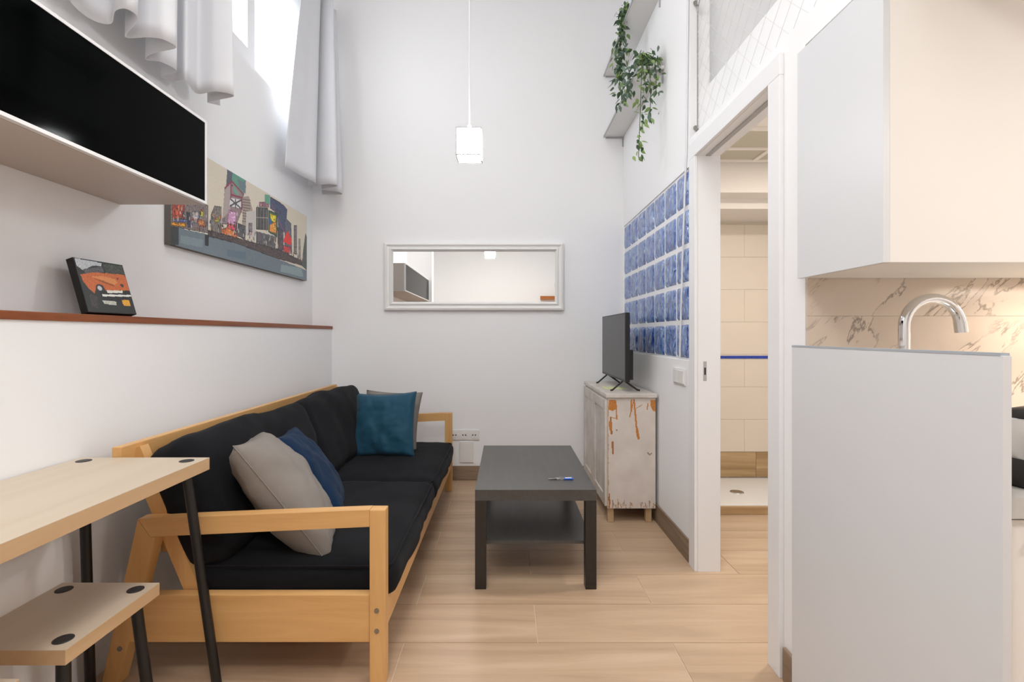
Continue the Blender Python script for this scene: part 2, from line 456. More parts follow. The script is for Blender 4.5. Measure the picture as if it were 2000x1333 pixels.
# baseboards
struct(B(-1.36, XR - .002, YB - .012, YB - .0005, 0.001, .112, bev=.002).build('baseboard_back', 'base'), 'brown wood-look tile baseboard along the back wall', 'baseboard')
br = MB().box(XR - .012, XR - .0005, 2.512, YB - .013, 0.001, .112, bev=.002)
struct(br.build('baseboard_right', 'basey'), 'brown wood-look tile baseboard below the light switch', 'baseboard')
struct(B(XR - .012, XR - .0005, KY + .016, DY0 - .085, 0.001, .112, bev=.002).build('baseboard_kitchen', 'basey'), 'short brown baseboard between door frame and kitchen panel', 'baseboard')

# door frame
door = bpy.data.objects.new('door_1', None); COL.objects.link(door); door.location = (XR, DY0, 0); door['_o'] = (XR, DY0, 0)
struct(door, 'white door frame of the open bathroom doorway', 'door frame')
cs = XR - .016
B(cs, XR, DY1, DY1 + .075, 0, DZ, bev=.003).build('casing', 'trimwhite', door)
B(cs, XR, DY0 - .075, DY0, 0, DZ, bev=.003).build('casing', 'trimwhite', door)
B(cs, XR, DY0 - .075, DY1 + .075, DZ, DZ + .075, bev=.003).build('casing', 'trimwhite', door)
B(XR, XI + .01, DY1, DY1 + .02, 0, DZ).build('jamb', 'trimwhite', door)
B(XR, XI + .01, DY0 - .02, DY0, 0, DZ).build('jamb', 'trimwhite', door)
hj = B(XR, XI + .01, DY0 - .02, DY1 + .02, DZ, DZ + .02).build('head_jamb', 'trimwhite', door)
B(XR + .04, XR + .062, DY0, DY1, DZ - .004, DZ).build('sliding_groove', 'bracket', hj)
sp = MB().box(XR + .027, XR + .043, DY1 - .002, DY1, .925, 1.02, bev=.0008).build('strike_plate', 'steel', door)
B(XR + .031, XR + .039, DY1 - .003, DY1 - .0015, .955, .99).build('latch_hole', 'hole', sp)

# glass block panel
gb = bpy.data.objects.new('window_2', None); COL.objects.link(gb); gb.location = (XR, GY0, GZ0); gb['_o'] = (XR, GY0, GZ0)
struct(gb, 'interior window of blue wavy glass blocks with white joints', 'glass blocks')
B(XR + .007, XI - .012, GY0, GY1, GZ0, GZ1).build('mortar', 'trimwhite', gb)
bw = (GY1 - GY0) / 7; bh = (GZ1 - GZ0) / 5
def block_mesh():
    n = 10; w, h = bw - .014, bh - .014
    m = MB(); vs = []
    for j in range(n + 1):
        for i in range(n + 1):
            u, v = i / n * 2 - 1, j / n * 2 - 1
            e = max(abs(u), abs(v)); dep = .0 if e > .99 else -.004 - .006 * (1 - e ** 4) + .0035 * noise.noise(Vector((u * 3.1, v * 2.2, 3)))
            vs.append((dep if e < .99 else .004, u * w / 2, v * h / 2))
    fs = [(j * (n + 1) + i, j * (n + 1) + i + 1, (j + 1) * (n + 1) + i + 1, (j + 1) * (n + 1) + i) for j in range(n) for i in range(n)]
    m.add(vs, fs, True); return m.mesh('glass_block', 'block')
bm_ = block_mesh()
back = B(0, .012, -bw / 2 + .007, bw / 2 - .007, -bh / 2 + .007, bh / 2 - .007).mesh('glass_block_rear', 'block')
for j in range(5):
    for i in range(7):
        o = piece(bm_, 'glass_block', gb, (XR + .0065, GY0 + bw * (i + .5), GZ0 + bh * (j + .5)))
        r = rng.choice((0, math.pi)); o.rotation_euler = (r, 0, 0)

# high window
w1 = bpy.data.objects.new('window_1', None); COL.objects.link(w1); w1.location = (XLU, WY0, WZ0); w1['_o'] = (XLU, WY0, WZ0)
struct(w1, 'high white sliding window blown out with daylight', 'window')
fx0, fx1 = XLU - .09, XLU - .02
m = MB().box(fx0, fx1, WY0, WY1, WZ0, WZ0 + .03).box(fx0, fx1, WY0, WY1, WZ1 - .05, WZ1).box(fx0, fx1, WY0, WY0 + .05, WZ0 + .03, WZ1 - .05).box(fx0, fx1, WY1 - .05, WY1, WZ0 + .03, WZ1 - .05)
m.build('window_frame', 'trimwhite', w1)
def sash(y0, y1, x0, x1, wd):
    z0, z1 = WZ0 + .03, WZ1 - .05
    m = MB().box(x0, x1, y0, y1, z0, z0 + wd).box(x0, x1, y0, y1, z1 - wd, z1).box(x0, x1, y0, y0 + wd, z0 + wd, z1 - wd).box(x0, x1, y1 - wd, y1, z0 + wd, z1 - wd)
    s = m.build('sash', 'trimwhite', w1)
    B((x0 + x1) / 2 - .003, (x0 + x1) / 2 + .003, y0 + wd, y1 - wd, z0 + wd, z1 - wd).build('pane', 'pane', s)
sash(WY0 + .05, 3.085, fx0 + .04, fx1 - .002, .085)
sash(2.98, WY1 - .05, fx0 + .004, fx0 + .036, .035)

# bathroom seen through the doorway
bx0, bx1, by1 = XI + .001, XE, 3.86
wb = B(bx0, bx1, by1, YB - .001, 0, 2.30).build('wall_bathroom', 'bathgrout')
struct(wb, 'cream tiled far wall of the bathroom', 'wall')
tw, th = .40, .2505
for j in range(8):
    for i in range(4):
        z0 = .246 + j * th; x0 = bx0 + .01 + i * tw - (tw / 2 if j % 2 else 0); x1 = x0 + tw
        if abs(z0 - .246 - 3 * th) < .001: pass
        a, b_ = max(x0 + .0006, bx0), min(x1 - .0006, bx1 - .002); t0, t1 = z0 + .0006, min(z0 + th - .0006, 2.02)
        if b_ - a < .03 or t1 - t0 < .02: continue
        piece(B(0, b_ - a, 0, .008, 0, t1 - t0, bev=.0006).mesh('tile', 'bathtile'), 'tile', wb, (a, by1 - .008, t0))
for i in range(3):
    a = bx0 + i * .45; piece(B(0, .448, 0, .009, 0, .19, bev=.001).mesh('wood_tile', 'woodtile'), 'wood_tile', wb, (a, by1 - .009, .053))
for i in range(6):
    piece(B(0, .198, 0, .008, 0, .022, bev=.003).mesh('trim_tile', 'bluetile'), 'trim_tile', wb, (bx0 + .06 + i * .2, by1 - .0155, .965))
bc = MB().box(bx0 + .02, bx1, KY + .08, 3.30, 2.296, 2.30).box(bx0 + .02, bx1, 3.30, by1, 2.09, 2.299).box(bx0 + .02, bx1, 3.45, by1, 2.02, 2.09)
struct(bc.build('ceiling_bathroom', 'bathwall'), 'bathroom ceiling with stepped bulkhead above the shower', 'ceiling')
vt = thing('ceiling_vent', (1.60, 3.06, 2.296), 'square four-pane grille in the bathroom ceiling', 'vent')
vm = MB()
vx0, vx1, vy0, vy1 = 1.27, 1.95, 2.76, 3.26
vxm, vym = 1.62, 3.05
for a in (vx0, vxm, vx1): vm.box(a - .014, a + .014, vy0 - .014, vy1 + .014, 2.282, 2.2955)
for a in (vy0, vym, vy1): vm.box(vx0 + .014, vxm - .014, a - .014, a + .014, 2.282, 2.2955).box(vxm + .014, vx1 - .014, a - .014, a + .014, 2.282, 2.2955)
vm.build('grille_frame', 'bathwall', vt)
for (a, b_) in ((vx0, vxm), (vxm, vx1)):
    for (c, d) in ((vy0, vym), (vym, vy1)):
        B(a + .014, b_ - .014, c + .014, d - .014, 2.290, 2.2955).build('vent_pane', 'ventpane', vt)
tr = thing('shower_tray', (1.7, 3.5, 0), 'white shower tray on the bathroom floor behind a wood-look kerb', 'shower tray')
B(bx0 + .02, bx1 - .01, 3.21, by1 - .012, .001, .045, bev=.004).build('tray', 'ceramic', tr)
B(bx0 + .02, bx1 - .01, 3.185, 3.209, .001, .05, bev=.002).build('kerb', 'woodtile', tr)
MB().lathe((1.62, 3.5, .045), [(.045, 0), (.045, .003), (.035, .004)]).build('drain', 'steel', tr)
dl = thing('bathroom_fill_lamp', (1.75, 2.45, 2.296), 'unseen round warm downlight added to brighten the bathroom', 'lamp')  # added lamp out of view, lifts the bathroom brightness
MB().lathe((1.75, 2.45, 2.278), [(.09, .0), (.10, .006), (.10, .017)]).build('housing', 'trimwhite', dl)
MB().lathe((1.75, 2.45, 2.274), [(.075, .0), (.08, .0035)]).build('diffuser', 'warmglow', dl)
def spot(loc, e, col, size, parent, name, shape='DISK', rot=(0, 0, 0), sy=None):
    d = bpy.data.lights.new(name, 'AREA'); d.shape = shape; d.size = size; d.energy = e; d.color = col
    if sy: d.size_y = sy
    o = bpy.data.objects.new(name, d); COL.objects.link(o); o.parent = parent; o.location = Vector(loc) - Vector(parent['_o']); o.rotation_euler = rot
spot((1.75, 2.45, 2.268), FILL_BATH, (1., .955, .90), .16, dl, 'bathroom_fill')

# ================================================================== PENDANT LAMP AND ADDED FILL LAMPS
cl = thing('ceiling_fill_lamp', (-.25, .75, CEIL), 'unseen flat ceiling lamp added as fill light for the room', 'lamp')  # added lamp out of view, gives ambient fill
B(-1.05, .55, .05, 1.45, CEIL - .05, CEIL - .0005, bev=.006).build('housing', 'white', cl)
B(-1.02, .52, .08, 1.42, CEIL - .056, CEIL - .0505).build('diffuser', 'panelglow', cl)
spot((-.25, .75, CEIL - .065), FILL_CEILING, (.96, .98, 1.), 1.5, cl, 'ceiling_fill', 'RECTANGLE', (0, 0, 0), 1.3)

PX, PY, PZ = -.175, 2.4, 1.995
pl = thing('pendant_lamp', (PX, PY, PZ), 'glowing white cube pendant lamp on a thin white cord', 'pendant lamp')
h = .056
B(PX - h, PX + h, PY - h, PY + h, PZ + .008, PZ + .126, bev=.006).build('shade', 'lampglass', pl)
fr = MB()
for sx in (-1, 1):
    for sy in (-1, 1): fr.box(PX + sx * (h + .002) - .002, PX + sx * (h + .002) + .002, PY + sy * (h + .002) - .002, PY + sy * (h + .002) + .002, PZ, PZ + .129)
for z in (PZ, PZ + .125):
    for s in (-1, 1):
        fr.box(PX - h, PX + h, PY + s * (h + .002) - .002, PY + s * (h + .002) + .002, z, z + .004)
        fr.box(PX + s * (h + .002) - .002, PX + s * (h + .002) + .002, PY - h, PY + h, z, z + .004)
fr.build('lamp_frame', 'bracket', pl)
MB().lathe((PX, PY, PZ + .1295), [(.03, 0), (.03, .008), (.012, .012), (.01, .03)]).build('lamp_cap', 'white', pl)
MB().tube([(PX, PY, PZ + .16), (PX, PY, CEIL - .03)], .003, 8).build('cord', 'white', pl)
MB().lathe((PX, PY, CEIL - .03), [(.045, 0), (.05, .01), (.05, .0295)]).build('ceiling_rose', 'white', pl)
# drum-shaped fill lamp, added unseen above the viewer to brighten the room
rl = thing('drum_fill_lamp', (-.2, .0, 2.72), 'unseen white drum lamp added above the viewer as fill light', 'pendant lamp')
MB().lathe((-.2, .0, 2.72), [(.30, 0), (.30, .20), (.297, .20), (.297, .004)], 40).build('shade', 'white', rl)
MB().lathe((-.2, .0, 2.719), [(.295, 0), (.295, .003)], 40).build('diffuser', 'panelglow', rl)
MB().tube([(-.2, .0, 2.90), (-.2, .0, CEIL - .001)], .004, 8).build('cord', 'white', rl)
spot((-.2, .0, 2.712), FILL_REAR, (1., .985, .97), .58, rl, 'drum_fill')

kl = thing('kitchen_fill_lamp', (1.75, .35, 2.05), 'unseen round warm downlight added to brighten the kitchen', 'lamp')  # added lamp out of view, lights the cupboard fronts
MB().lathe((1.75, .35, 2.032), [(.09, .0), (.10, .006), (.10, .0175)]).build('housing', 'trimwhite', kl)
MB().lathe((1.75, .35, 2.028), [(.075, .0), (.08, .0035)]).build('diffuser', 'warmglow', kl)
spot((1.75, .35, 2.02), FILL_KITCHEN, (1., .93, .87), .16, kl, 'kitchen_fill')

# ================================================================== SOFA
def cushion(cx, cy, cz, lx, ly, lz, r=.05, bulge=.02, nx=18, ny=24, nz=8, seed=0, wr=.006, rot=None):
    """soft box: rounded edges, crowned faces, small wrinkles"""
    bm = bmesh.new()
    vmap = {}
    def vert(i, j, k):
        key = (i, j, k)
        if key in vmap: return vmap[key]
        u, v, w = 2 * i / nx - 1, 2 * j / ny - 1, 2 * k / nz - 1
        p = Vector((u * lx / 2, v * ly / 2, w * lz / 2))
        inn = Vector((max(-lx / 2 + r, min(lx / 2 - r, p.x)), max(-ly / 2 + r, min(ly / 2 - r, p.y)), max(-lz / 2 + r, min(lz / 2 - r, p.z))))
        dv = p - inn
        if dv.length > 1e-6: p = inn + dv.normalized() * min(r, max(abs(dv.x), abs(dv.y), abs(dv.z)) if dv.length < r else r)
        cu, cv, cw = 1 - u * u, 1 - v * v, 1 - w * w
        p.z += w * bulge * (cu * cv) ** .6; p.x += u * bulge * .7 * (cv * cw) ** .6; p.y += v * bulge * .6 * (cu * cw) ** .6
        q = p * 5 + Vector((seed * 3.7, seed, 0)); nn = Vector((u, v, w)).normalized()
        p += nn * wr * (noise.noise(q) + .6 * noise.noise(q * 2.7))
        if rot: p = rot @ p
        vmap[key] = bm.verts.new(p + Vector((cx, cy, cz))); return vmap[key]
    for k in (0, nz):
        for i in range(nx):
            for j in range(ny): bm.faces.new([vert(i, j, k), vert(i + 1, j, k), vert(i + 1, j + 1, k), vert(i, j + 1, k)])
    for j in (0, ny):
        for i in range(nx):
            for k in range(nz): bm.faces.new([vert(i, j, k), vert(i + 1, j, k), vert(i + 1, j, k + 1), vert(i, j, k + 1)])
    for i in (0, nx):
        for j in range(ny):
            for k in range(nz): bm.faces.new([vert(i, j, k), vert(i, j + 1, k), vert(i, j + 1, k + 1), vert(i, j, k + 1)])
    bm.verts.index_update()
    m = MB().add([p.co for p in bm.verts], [[q.index for q in f.verts] for f in bm.faces], True); bm.free(); return m
def seam_loop(cx, cy, cz, lx, ly, lz, r, bulge, rot=None, top=1):
    """piping around the top edge of a cushion"""
    pts = []; a, b_ = lx / 2 - .012, ly / 2 - .012; n = 10; cr = r * .8
    for (sx, sy, t0) in ((1, 1, 0), (-1, 1, 90), (-1, -1, 180), (1, -1, 270)):
        for k in range(5):
            t = R(t0 + k * 22.5); pts.append(Vector((sx * (a - cr) + cr * math.cos(t), sy * (b_ - cr) + cr * math.sin(t), top * (lz / 2 - .010))))
    pts.append(pts[0])
    if rot: pts = [rot @ p for p in pts]
    return MB().tube([p + Vector((cx, cy, cz)) for p in pts], .005, 6, False)

sofa = thing('sofa', (-.85, 2.66, 0), 'two-seat sofa with birch frame and black cushions along the left wall', 'sofa')
SY0, SY1 = 1.635, 3.70          # near and far end
XF = -.395                     # front face of posts
TH = .052
def bar(p, q, w, y0, y1):
    """bar in an end frame: p,q are (x,z) centres, width w, extruded in y"""
    p, q = Vector(p), Vector(q); d = (q - p).normalized(); n = Vector((-d.y, d.x)) * w / 2
    return MB().prism([tuple(p + n), tuple(q + n), tuple(q - n), tuple(p - n)], 1, y0, y1)
for (ya, yb) in ((SY0, SY0 + .045), (SY1 - .045, SY1)):
    B(XF - TH, XF, ya, yb, 0.001, .575, bev=.003).build('front_leg', 'birch_z', sofa)
    MB().prism([(XF - TH, .575), (XF - TH, .520), (-1.165, .487), (-1.205, .545)], 1, ya, yb).build('armrest', 'birch_x', sofa)
    MB().prism([(-1.2058, .5445), (-1.166, .4860), (-1.148, .4866), (-1.270, .001), (-1.325, .001)], 1, ya, yb).build('rear_leg', 'birch_z', sofa)
    yi0, yi1 = (yb, yb + .04) if ya == SY0 else (ya - .04, ya)
    bar((-1.045, .26), (-1.255, .765), .05, yi0, yi1).build('back_support', 'birch_z', sofa)
    sr0, sr1 = (yb - .04, yb - .004) if ya == SY0 else (ya + .004, ya + .04)
    B(-1.24, XF - TH - .0005, sr0, sr1, .138, .294, bev=.003).build('side_rail', 'birch_x', sofa)
    if ya == SY0:
        for z in (.178, .245):
            MB().tube([(XF - .028, ya - .002, z), (XF - .028, ya + .004, z)], .008, 12).build('bolt', 'bolt', sofa)
        MB().tube([(-1.265, ya - .002, .12), (-1.265, ya + .004, .12)], .008, 12).build('bolt', 'bolt', sofa)
B(XF - .032, XF - .006, SY0 + .046, SY1 - .046, .165, .294, bev=.003).build('front_rail', 'birch_y', sofa)
B(-1.275, -1.245, SY0 - .02, SY1 - .02, .705, .785, bev=.003).build('back_rail', 'birch_y', sofa)
B(-1.19, -1.165, SY0 + .086, SY1 - .086, .40, .46, bev=.003).build('back_rail', 'birch_y', sofa)
B(-1.07, XF - .034, SY0 + .08, SY1 - .08, .225, .245).build('seat_base', 'birch_y', sofa)
YM = (SY0 + SY1) / 2
sl = (SY1 - SY0) / 2 - .03
for k, yc in enumerate((SY0 + .048 + sl / 2, SY1 - .048 - sl / 2)):
    a = (-.73, yc, .309, .70, sl - .008, .118)
    c = cushion(*a, r=.045, bulge=.018, seed=k + 1, wr=.010).build('seat_cushion', 'cloth', sofa)
    seam_loop(*a, .045, .018).build('piping', 'seam', c)
    rot = Matrix.Rotation(R(20), 3, 'Y').inverted()
    a = (-1.085, yc - .002, .565, .17, sl, .43)
    c = cushion(*a, r=.045, bulge=.018, nx=8, ny=24, nz=16, seed=k + 5, wr=.016, rot=rot).build('back_cushion', 'cloth', sofa)

# throw pillows
def pillow(size, thick, seed, mat4, pinch=.07, n=30, wr=.014):
    m = MB()
    for side in (1, -1):
        vs = []
        for j in range(n + 1):
            for i in range(n + 1):
                u, v = 2 * i / n - 1, 2 * j / n - 1
                x = u * (1 - pinch * (1 - v * v)) * size / 2; y = v * (1 - pinch * (1 - u * u)) * size / 2
                t = ((1 - u * u) * (1 - v * v)) ** .36 * thick / 2
                t += (wr * noise.noise(Vector((u * 2.2 + seed, v * 2.2, side * 2))) + .5 * wr * noise.noise(Vector((u * 6 + seed, v * 6, side)))) * min(1, t / thick * 5)
                vs.append((x, y, side * t))
        fs = [(j * (n + 1) + i, j * (n + 1) + i + 1, (j + 1) * (n + 1) + i + 1, (j + 1) * (n + 1) + i) for j in range(n) for i in range(n)]
        m.add(vs, fs, True)
    # weld the two halves along the rim
    bm = bmesh.new(); vv = [bm.verts.new(q) for q in m.v]
    for q in m.f: bm.faces.new([vv[i] for i in q])
    bmesh.ops.remove_doubles(bm, verts=bm.verts, dist=1e-5); bmesh.ops.recalc_face_normals(bm, faces=bm.faces); bm.verts.index_update()
    w = MB().add([q.co for q in bm.verts], [[q.index for q in f.verts] for f in bm.faces], True); bm.free()
    return w.xform(mat4)
def frame4(c, ex, ey):
    ex, ey = Vector(ex).normalized(), Vector(ey); ey = (ey - ex * ey.dot(ex)).normalized(); ez = ex.cross(ey)
    return Matrix(((ex.x, ey.x, ez.x, c[0]), (ex.y, ey.y, ez.y, c[1]), (ex.z, ey.z, ez.z, c[2]), (0, 0, 0, 1)))
G = 'throw pillows on the sofa'
def throw(name, mat, label, c, ex, ey, size, thick, seed):
    f = frame4(c, ex, ey); t = thing(name, (c[0], c[1], c[2] - size * .4), label, 'pillow', G)
    pillow(size, thick, seed, f).build('pillow_cover', mat, t)
    e = size / 2; pts = []
    for (a, b_) in ((1, 1), (-1, 1), (-1, -1), (1, -1), (1, 1)):
        pts.append((a, b_))
    path = []
    for q in range(4):
        (u0, v0), (u1, v1) = pts[q], pts[q + 1]
        for k in range(10):
            s = k / 10; u, v = u0 + (u1 - u0) * s, v0 + (v1 - v0) * s
            path.append(f @ Vector((u * (1 - .07 * (1 - v * v)) * e, v * (1 - .07 * (1 - u * u)) * e, 0)))
    path.append(path[0])
    MB().tube(path, .0018, 6, False).build('edge_seam', mat, t)
throw('throw_pillow', 'greyp', 'grey linen throw pillow leaning beside the near armrest', (-.862, 1.965, .535), (-.36, 1, -.10), (-.60, -.02, .80), .525, .22, 1.)
throw('throw_pillow', 'bluep', 'dark blue throw pillow behind the near grey pillow', (-.885, 2.29, .525), (-.30, 1, -.06), (-.56, -.03, .82), .45, .14, 4.)
throw('throw_pillow', 'tealp', 'square teal pillow facing out on the far seat', (-.775, 3.19, .575), (1, -.16, .05), (-.03, .26, .96), .41, .13, 8.)
throw('throw_pillow', 'greyp', 'grey pillow mostly hidden behind the teal pillow', (-.785, 3.41, .565), (1, -.12, -.03), (.03, .28, .96), .40, .12, 11.)

# ================================================================== COFFEE TABLE
ct = thing('coffee_table', (.137, 2.70, 0), 'low black-brown coffee table with lower shelf in front of the sofa', 'table')
tx0, tx1, ty0, ty1 = -.139, .409, 2.25, 3.15
B(tx0, tx1, ty0, ty1, .40, .45, bev=.0015).build('tabletop', 'tabletop', ct)
for xa in (tx0, tx1 - .05):
    for ya in (ty0, ty1 - .05): B(xa, xa + .05, ya, ya + .05, .001, .3995, bev=.0015).build('leg', 'tableleg', ct)
B(tx0 + .012, tx1 - .012, ty0 + .051, ty1 - .051, .185, .20, bev=.001).build('shelf', 'tabletop', ct)

ks = thing('key_bunch', (.27, 2.41, .4505), 'bunch of metal keys with a blue tag on the coffee table', 'keys')
def ring(c, r, t, n=20):
    return MB().tube([(c[0] + r * math.cos(2 * math.pi * k / n), c[1] + r * math.sin(2 * math.pi * k / n), c[2]) for k in range(n + 1)], t, 6, False)
ring((.268, 2.415, .4555), .014, .0012).build('key_ring', 'steel', ks)
def key(ang, z):
    m = MB().lathe((0, 0, 0), [(.011, 0), (.0125, .001), (.011, .0022)], 16).box(.009, .048, -.0035, .0035, .0002, .002)
    for k in range(4): m.box(.022 + k * .006, .025 + k * .006, .0035, .0055, .0002, .002)
    return m.xform(Matrix.Translation((.252, 2.415, z)) @ Matrix.Rotation(ang, 4, 'Z'))
key(R(175), .4508).build('key', 'steel', ks); key(R(198), .4535).build('key', 'steel', ks)
fob = MB().box(.281, .325, 2.402, 2.428, .4510, .4565, bev=.002).build('key_tag', 'bluefob', ks)
B(.286, .318, 2.408, 2.422, .4565, .4572).build('tag_label', 'tubewhite', fob)

# ================================================================== DESK AND STOOLS
def slab_table(name, x0, x1, y0, y1, zt, th, inset, splay, label, cat, group=None):
    t = thing(name, ((x0 + x1) / 2, (y0 + y1) / 2, 0), label, cat, group)
    B(x0, x1, y0, y1, zt - th, zt - .0012).build('edge_board', 'ply_edge', t)
    B(x0, x1, y0, y1, zt - .0012, zt).build('tabletop' if cat != 'stool' else 'seat', 'ply_top', t)
    for sx, xa in ((-1, x0 + inset), (1, x1 - inset)):
        for sy, ya in ((-1, y0 + inset), (1, y1 - inset)):
            s2 = splay
            lg = MB().tube([(xa, ya, zt - th + .001), (xa + (sx * s2 if cat == 'stool' else (.075 if sx > 0 else -.012)), ya + sy * s2, .001)], .0145, 14).build('leg', 'black', t)
            MB().lathe((xa, ya, zt), [(.021, 0), (.021, .0012), (.018, .002)]).build('leg_cap', 'cap', lg)
    return t
slab_table('desk', XL + .006, -.957, .35, 1.612, .753, .038, .045, .04, 'long pale maple desk on splayed black legs against left wall', 'desk')
SG = 'pale stools under the desk'
slab_table('stool', -1.288, -1.006, 1.14, 1.45, .429, .035, .040, .03, 'pale maple stool with black caps, nearest the sofa', 'stool', SG)
slab_table('stool', -1.300, -1.018, .735, 1.045, .429, .035, .040, .03, 'pale maple stool of which only a corner shows at lower left', 'stool', SG)

# ================================================================== WALL CABINET LEFT
cb_ = thing('wall_cabinet', (-1.36, 1.07, 1.666), 'long black glass fronted wall cabinet with white frame, upper left', 'cabinet')
cy0, cy1, cz0, cz1 = .18, 1.98, 1.666, 1.997
CXF = -1.205
m = MB().box(XLU + .001, CXF, cy0, cy1, cz0, cz0 + .016).box(XLU + .001, CXF, cy0, cy1, cz1 - .016, cz1)
m.box(XLU + .001, CXF, cy0, cy0 + .016, cz0 + .016, cz1 - .016).box(XLU + .001, CXF, cy1 - .016, cy1, cz0 + .016, cz1 - .016).box(XLU + .001, XLU + .006, cy0 + .016, cy1 - .016, cz0 + .016, cz1 - .016)
m.build('body', 'cabbody', cb_)
dr = MB(); fw = .011; X0, X1 = CXF + .001, CXF + .019
dr.box(X0, X1, cy0, cy1, cz0 + .001, cz0 + fw).box(X0, X1, cy0, cy1, cz1 - fw, cz1 - .001).box(X0, X1, cy0, cy0 + fw, cz0 + fw, cz1 - fw).box(X0, X1, cy1 - fw, cy1, cz0 + fw, cz1 - fw)
dr = dr.build('door_frame', 'white', cb_)
B(X0 + .002, X1 - .0015, cy0 + fw, cy1 - fw, cz0 + fw, cz1 - fw).build('glass_panel', 'blackglass', dr)

# ================================================================== PAINTING
p = Print(430, 134, (222, 213, 194))
r0 = np.random.RandomState(3)
p.a += r0.normal(0, 3, (134, 430, 1))
A = 1.525 / .485
def P(pts, c, speck=0, seed=0):
    """brushed patch: soft speckle, darker outline and a few dabs of neighbouring tone"""
    p.poly(pts, c, speck * .45, seed)
    if speck < 11: return
    rr = random.Random(seed); m = p.mask(pts)
    us_ = [q[0] for q in pts]; vs_ = [q[1] for q in pts]; keep = p.a.copy()
    for k in range(int(6 + speck)):
        u0, v0 = rr.uniform(min(us_), max(us_)), rr.uniform(min(vs_), max(vs_)); du, dv = rr.uniform(.002, .010), rr.uniform(.010, .05)
        if rr.random() < .4: du, dv = du * 2, dv * .35
        t = rr.uniform(.45, 1.5); cc = np.clip(np.array(c) * t + rr.uniform(-20, 20) * np.array([1, .3, -.6]), 10, 245)
        p.poly([(u0, v0), (u0 + du, v0 + dv * .1), (u0 + du, v0 + dv), (u0, v0 + dv * .9)], cc)
    p.a = np.where(m[..., None], p.a, keep)
    for i in range(len(pts)): p.line(pts[i], pts[(i + 1) % len(pts)], tuple(np.array(c) * .55), .0045, A)
P([(-.001, .171), (.062, .179), (.167, .202), (.248, .213), (.423, .218), (.657, .195), (1.0, .163), (1.003, -.02), (-.003, -.02)], (112, 127, 136), 9, 1)
P([(-.001, .171), (.036, .18), (.036, .013), (-.003, -.011)], (52, 57, 60), 8, 2)
P([(.721, .131), (.938, .169), (.961, .042), (.712, .031)], (142, 162, 166), 6, 3)
P([(.294, .111), (.423, .148), (.423, .053), (.294, .034)], (96, 117, 132), 6, 4)
P([(.045, .111), (.157, .135), (.152, .051), (.04, .034)], (128, 146, 152), 6, 5)
P([(-.003, .62), (.08, .56), (.183, .50), (.183, .222), (-.003, .169)], (128, 116, 114), 34, 6)
P([(.005, .40), (.062, .42), (.062, .283), (.005, .248)], (168, 72, 52), 40, 7)
P([(.005, .234), (.071, .28), (.071, .257), (.005, .212)], (92, 112, 170), 25, 8)
P([(.003, .206), (.069, .241), (.067, .209), (.003, .177)], (240, 160, 42), 20, 9)
P([(.071, .347), (.087, .36), (.094, .221), (.078, .209)], (58, 60, 78), 15, 10)
P([(.099, .379), (.132, .406), (.132, .287), (.099, .272)], (170, 166, 168), 25, 11)
P([(.14, .422), (.157, .436), (.157, .376), (.14, .362)], (216, 216, 92), 12, 12)
P([(.13, .325), (.167, .333), (.167, .272), (.132, .267)], (222, 132, 72), 30, 13)
P([(.199, .419), (.22, .53), (.259, .552), (.259, .252), (.199, .212)], (124, 117, 112), 34, 14)
P([(.223, .406), (.245, .423), (.242, .379), (.223, .364)], (200, 200, 80), 20, 15)
P([(.288, .794), (.297, 1.01), (.42, 1.01), (.423, .913), (.402, .777)], (86, 92, 106), 10, 16)
P([(.331, 1.01), (.416, 1.01), (.409, .818), (.376, .856), (.325, .908)], (96, 156, 136), 10, 17)
P([(.363, .958), (.42, .974), (.42, .839), (.376, .868)], (106, 126, 132), 8, 18)
P([(.282, .778), (.325, .897), (.402, .823), (.396, .643), (.356, .429), (.265, .374)], (150, 128, 130), 12, 19)
P([(.282, .778), (.319, .874), (.316, .555), (.265, .428)], (178, 164, 160), 10, 20)
P([(.335, .87), (.375, .80), (.372, .76), (.335, .79)], (120, 160, 146), 10, 21)
for a, b_ in (((.282, .778), (.325, .897)), ((.325, .897), (.402, .823)), ((.32, .88), (.32, .70)), ((.32, .74), (.398, .77)), ((.394, .77), (.39, .60))): p.line(a, b_, (140, 60, 78), .011, A)
P([(.316, .70), (.389, .742), (.389, .638), (.309, .605)], (226, 226, 226), 6, 22)
for a, b_ in (((.316, .69), (.385, .64)), ((.315, .61), (.388, .735)), ((.35, .71), (.35, .62))): p.line(a, b_, (82, 78, 88), .010, A)
P([(.306, .558), (.353, .563), (.353, .359), (.294, .341)], (208, 156, 192), 22, 23)
P([(.297, .398), (.35, .413), (.35, .357), (.294, .335)], (226, 70, 92), 15, 24)
P([(.259, .306), (.294, .352), (.35, .334), (.356, .259), (.265, .245)], (222, 124, 62), 34, 25)
P([(.399, .785), (.444, .832), (.473, .683), (.465, .45), (.396, .45)], (168, 152, 142), 8, 26)
for k in range(9): p.line((.40, .50 + k * .032), (.455, .52 + k * .034), (112, 98, 94), .006, A)
P([(.356, .452), (.423, .454), (.416, .296), (.356, .304)], (88, 88, 92), 24, 27)
P([(.426, .633), (.499, .704), (.495, .358), (.42, .346)], (202, 197, 192), 6, 28)
P([(.444, .504), (.469, .523), (.469, .414), (.444, .409)], (138, 134, 136), 16, 29)
P([(.502, .744), (.597, .81), (.597, .526), (.502, .473)], (70, 70, 72), 22, 30)
for k in range(4): p.line((.512 + k * .024, .50), (.512 + k * .024, .77), (138, 134, 130), .006, A)
p.line((.503, .62), (.596, .68), (150, 144, 138), .007, A)
P([(.502, .449), (.675, .485), (.657, .301), (.502, .289)], (104, 104, 106), 16, 31)
for k in range(9): p.line((.512 + k * .017, .31), (.512 + k * .018, .44), (64, 62, 66), .007, A)
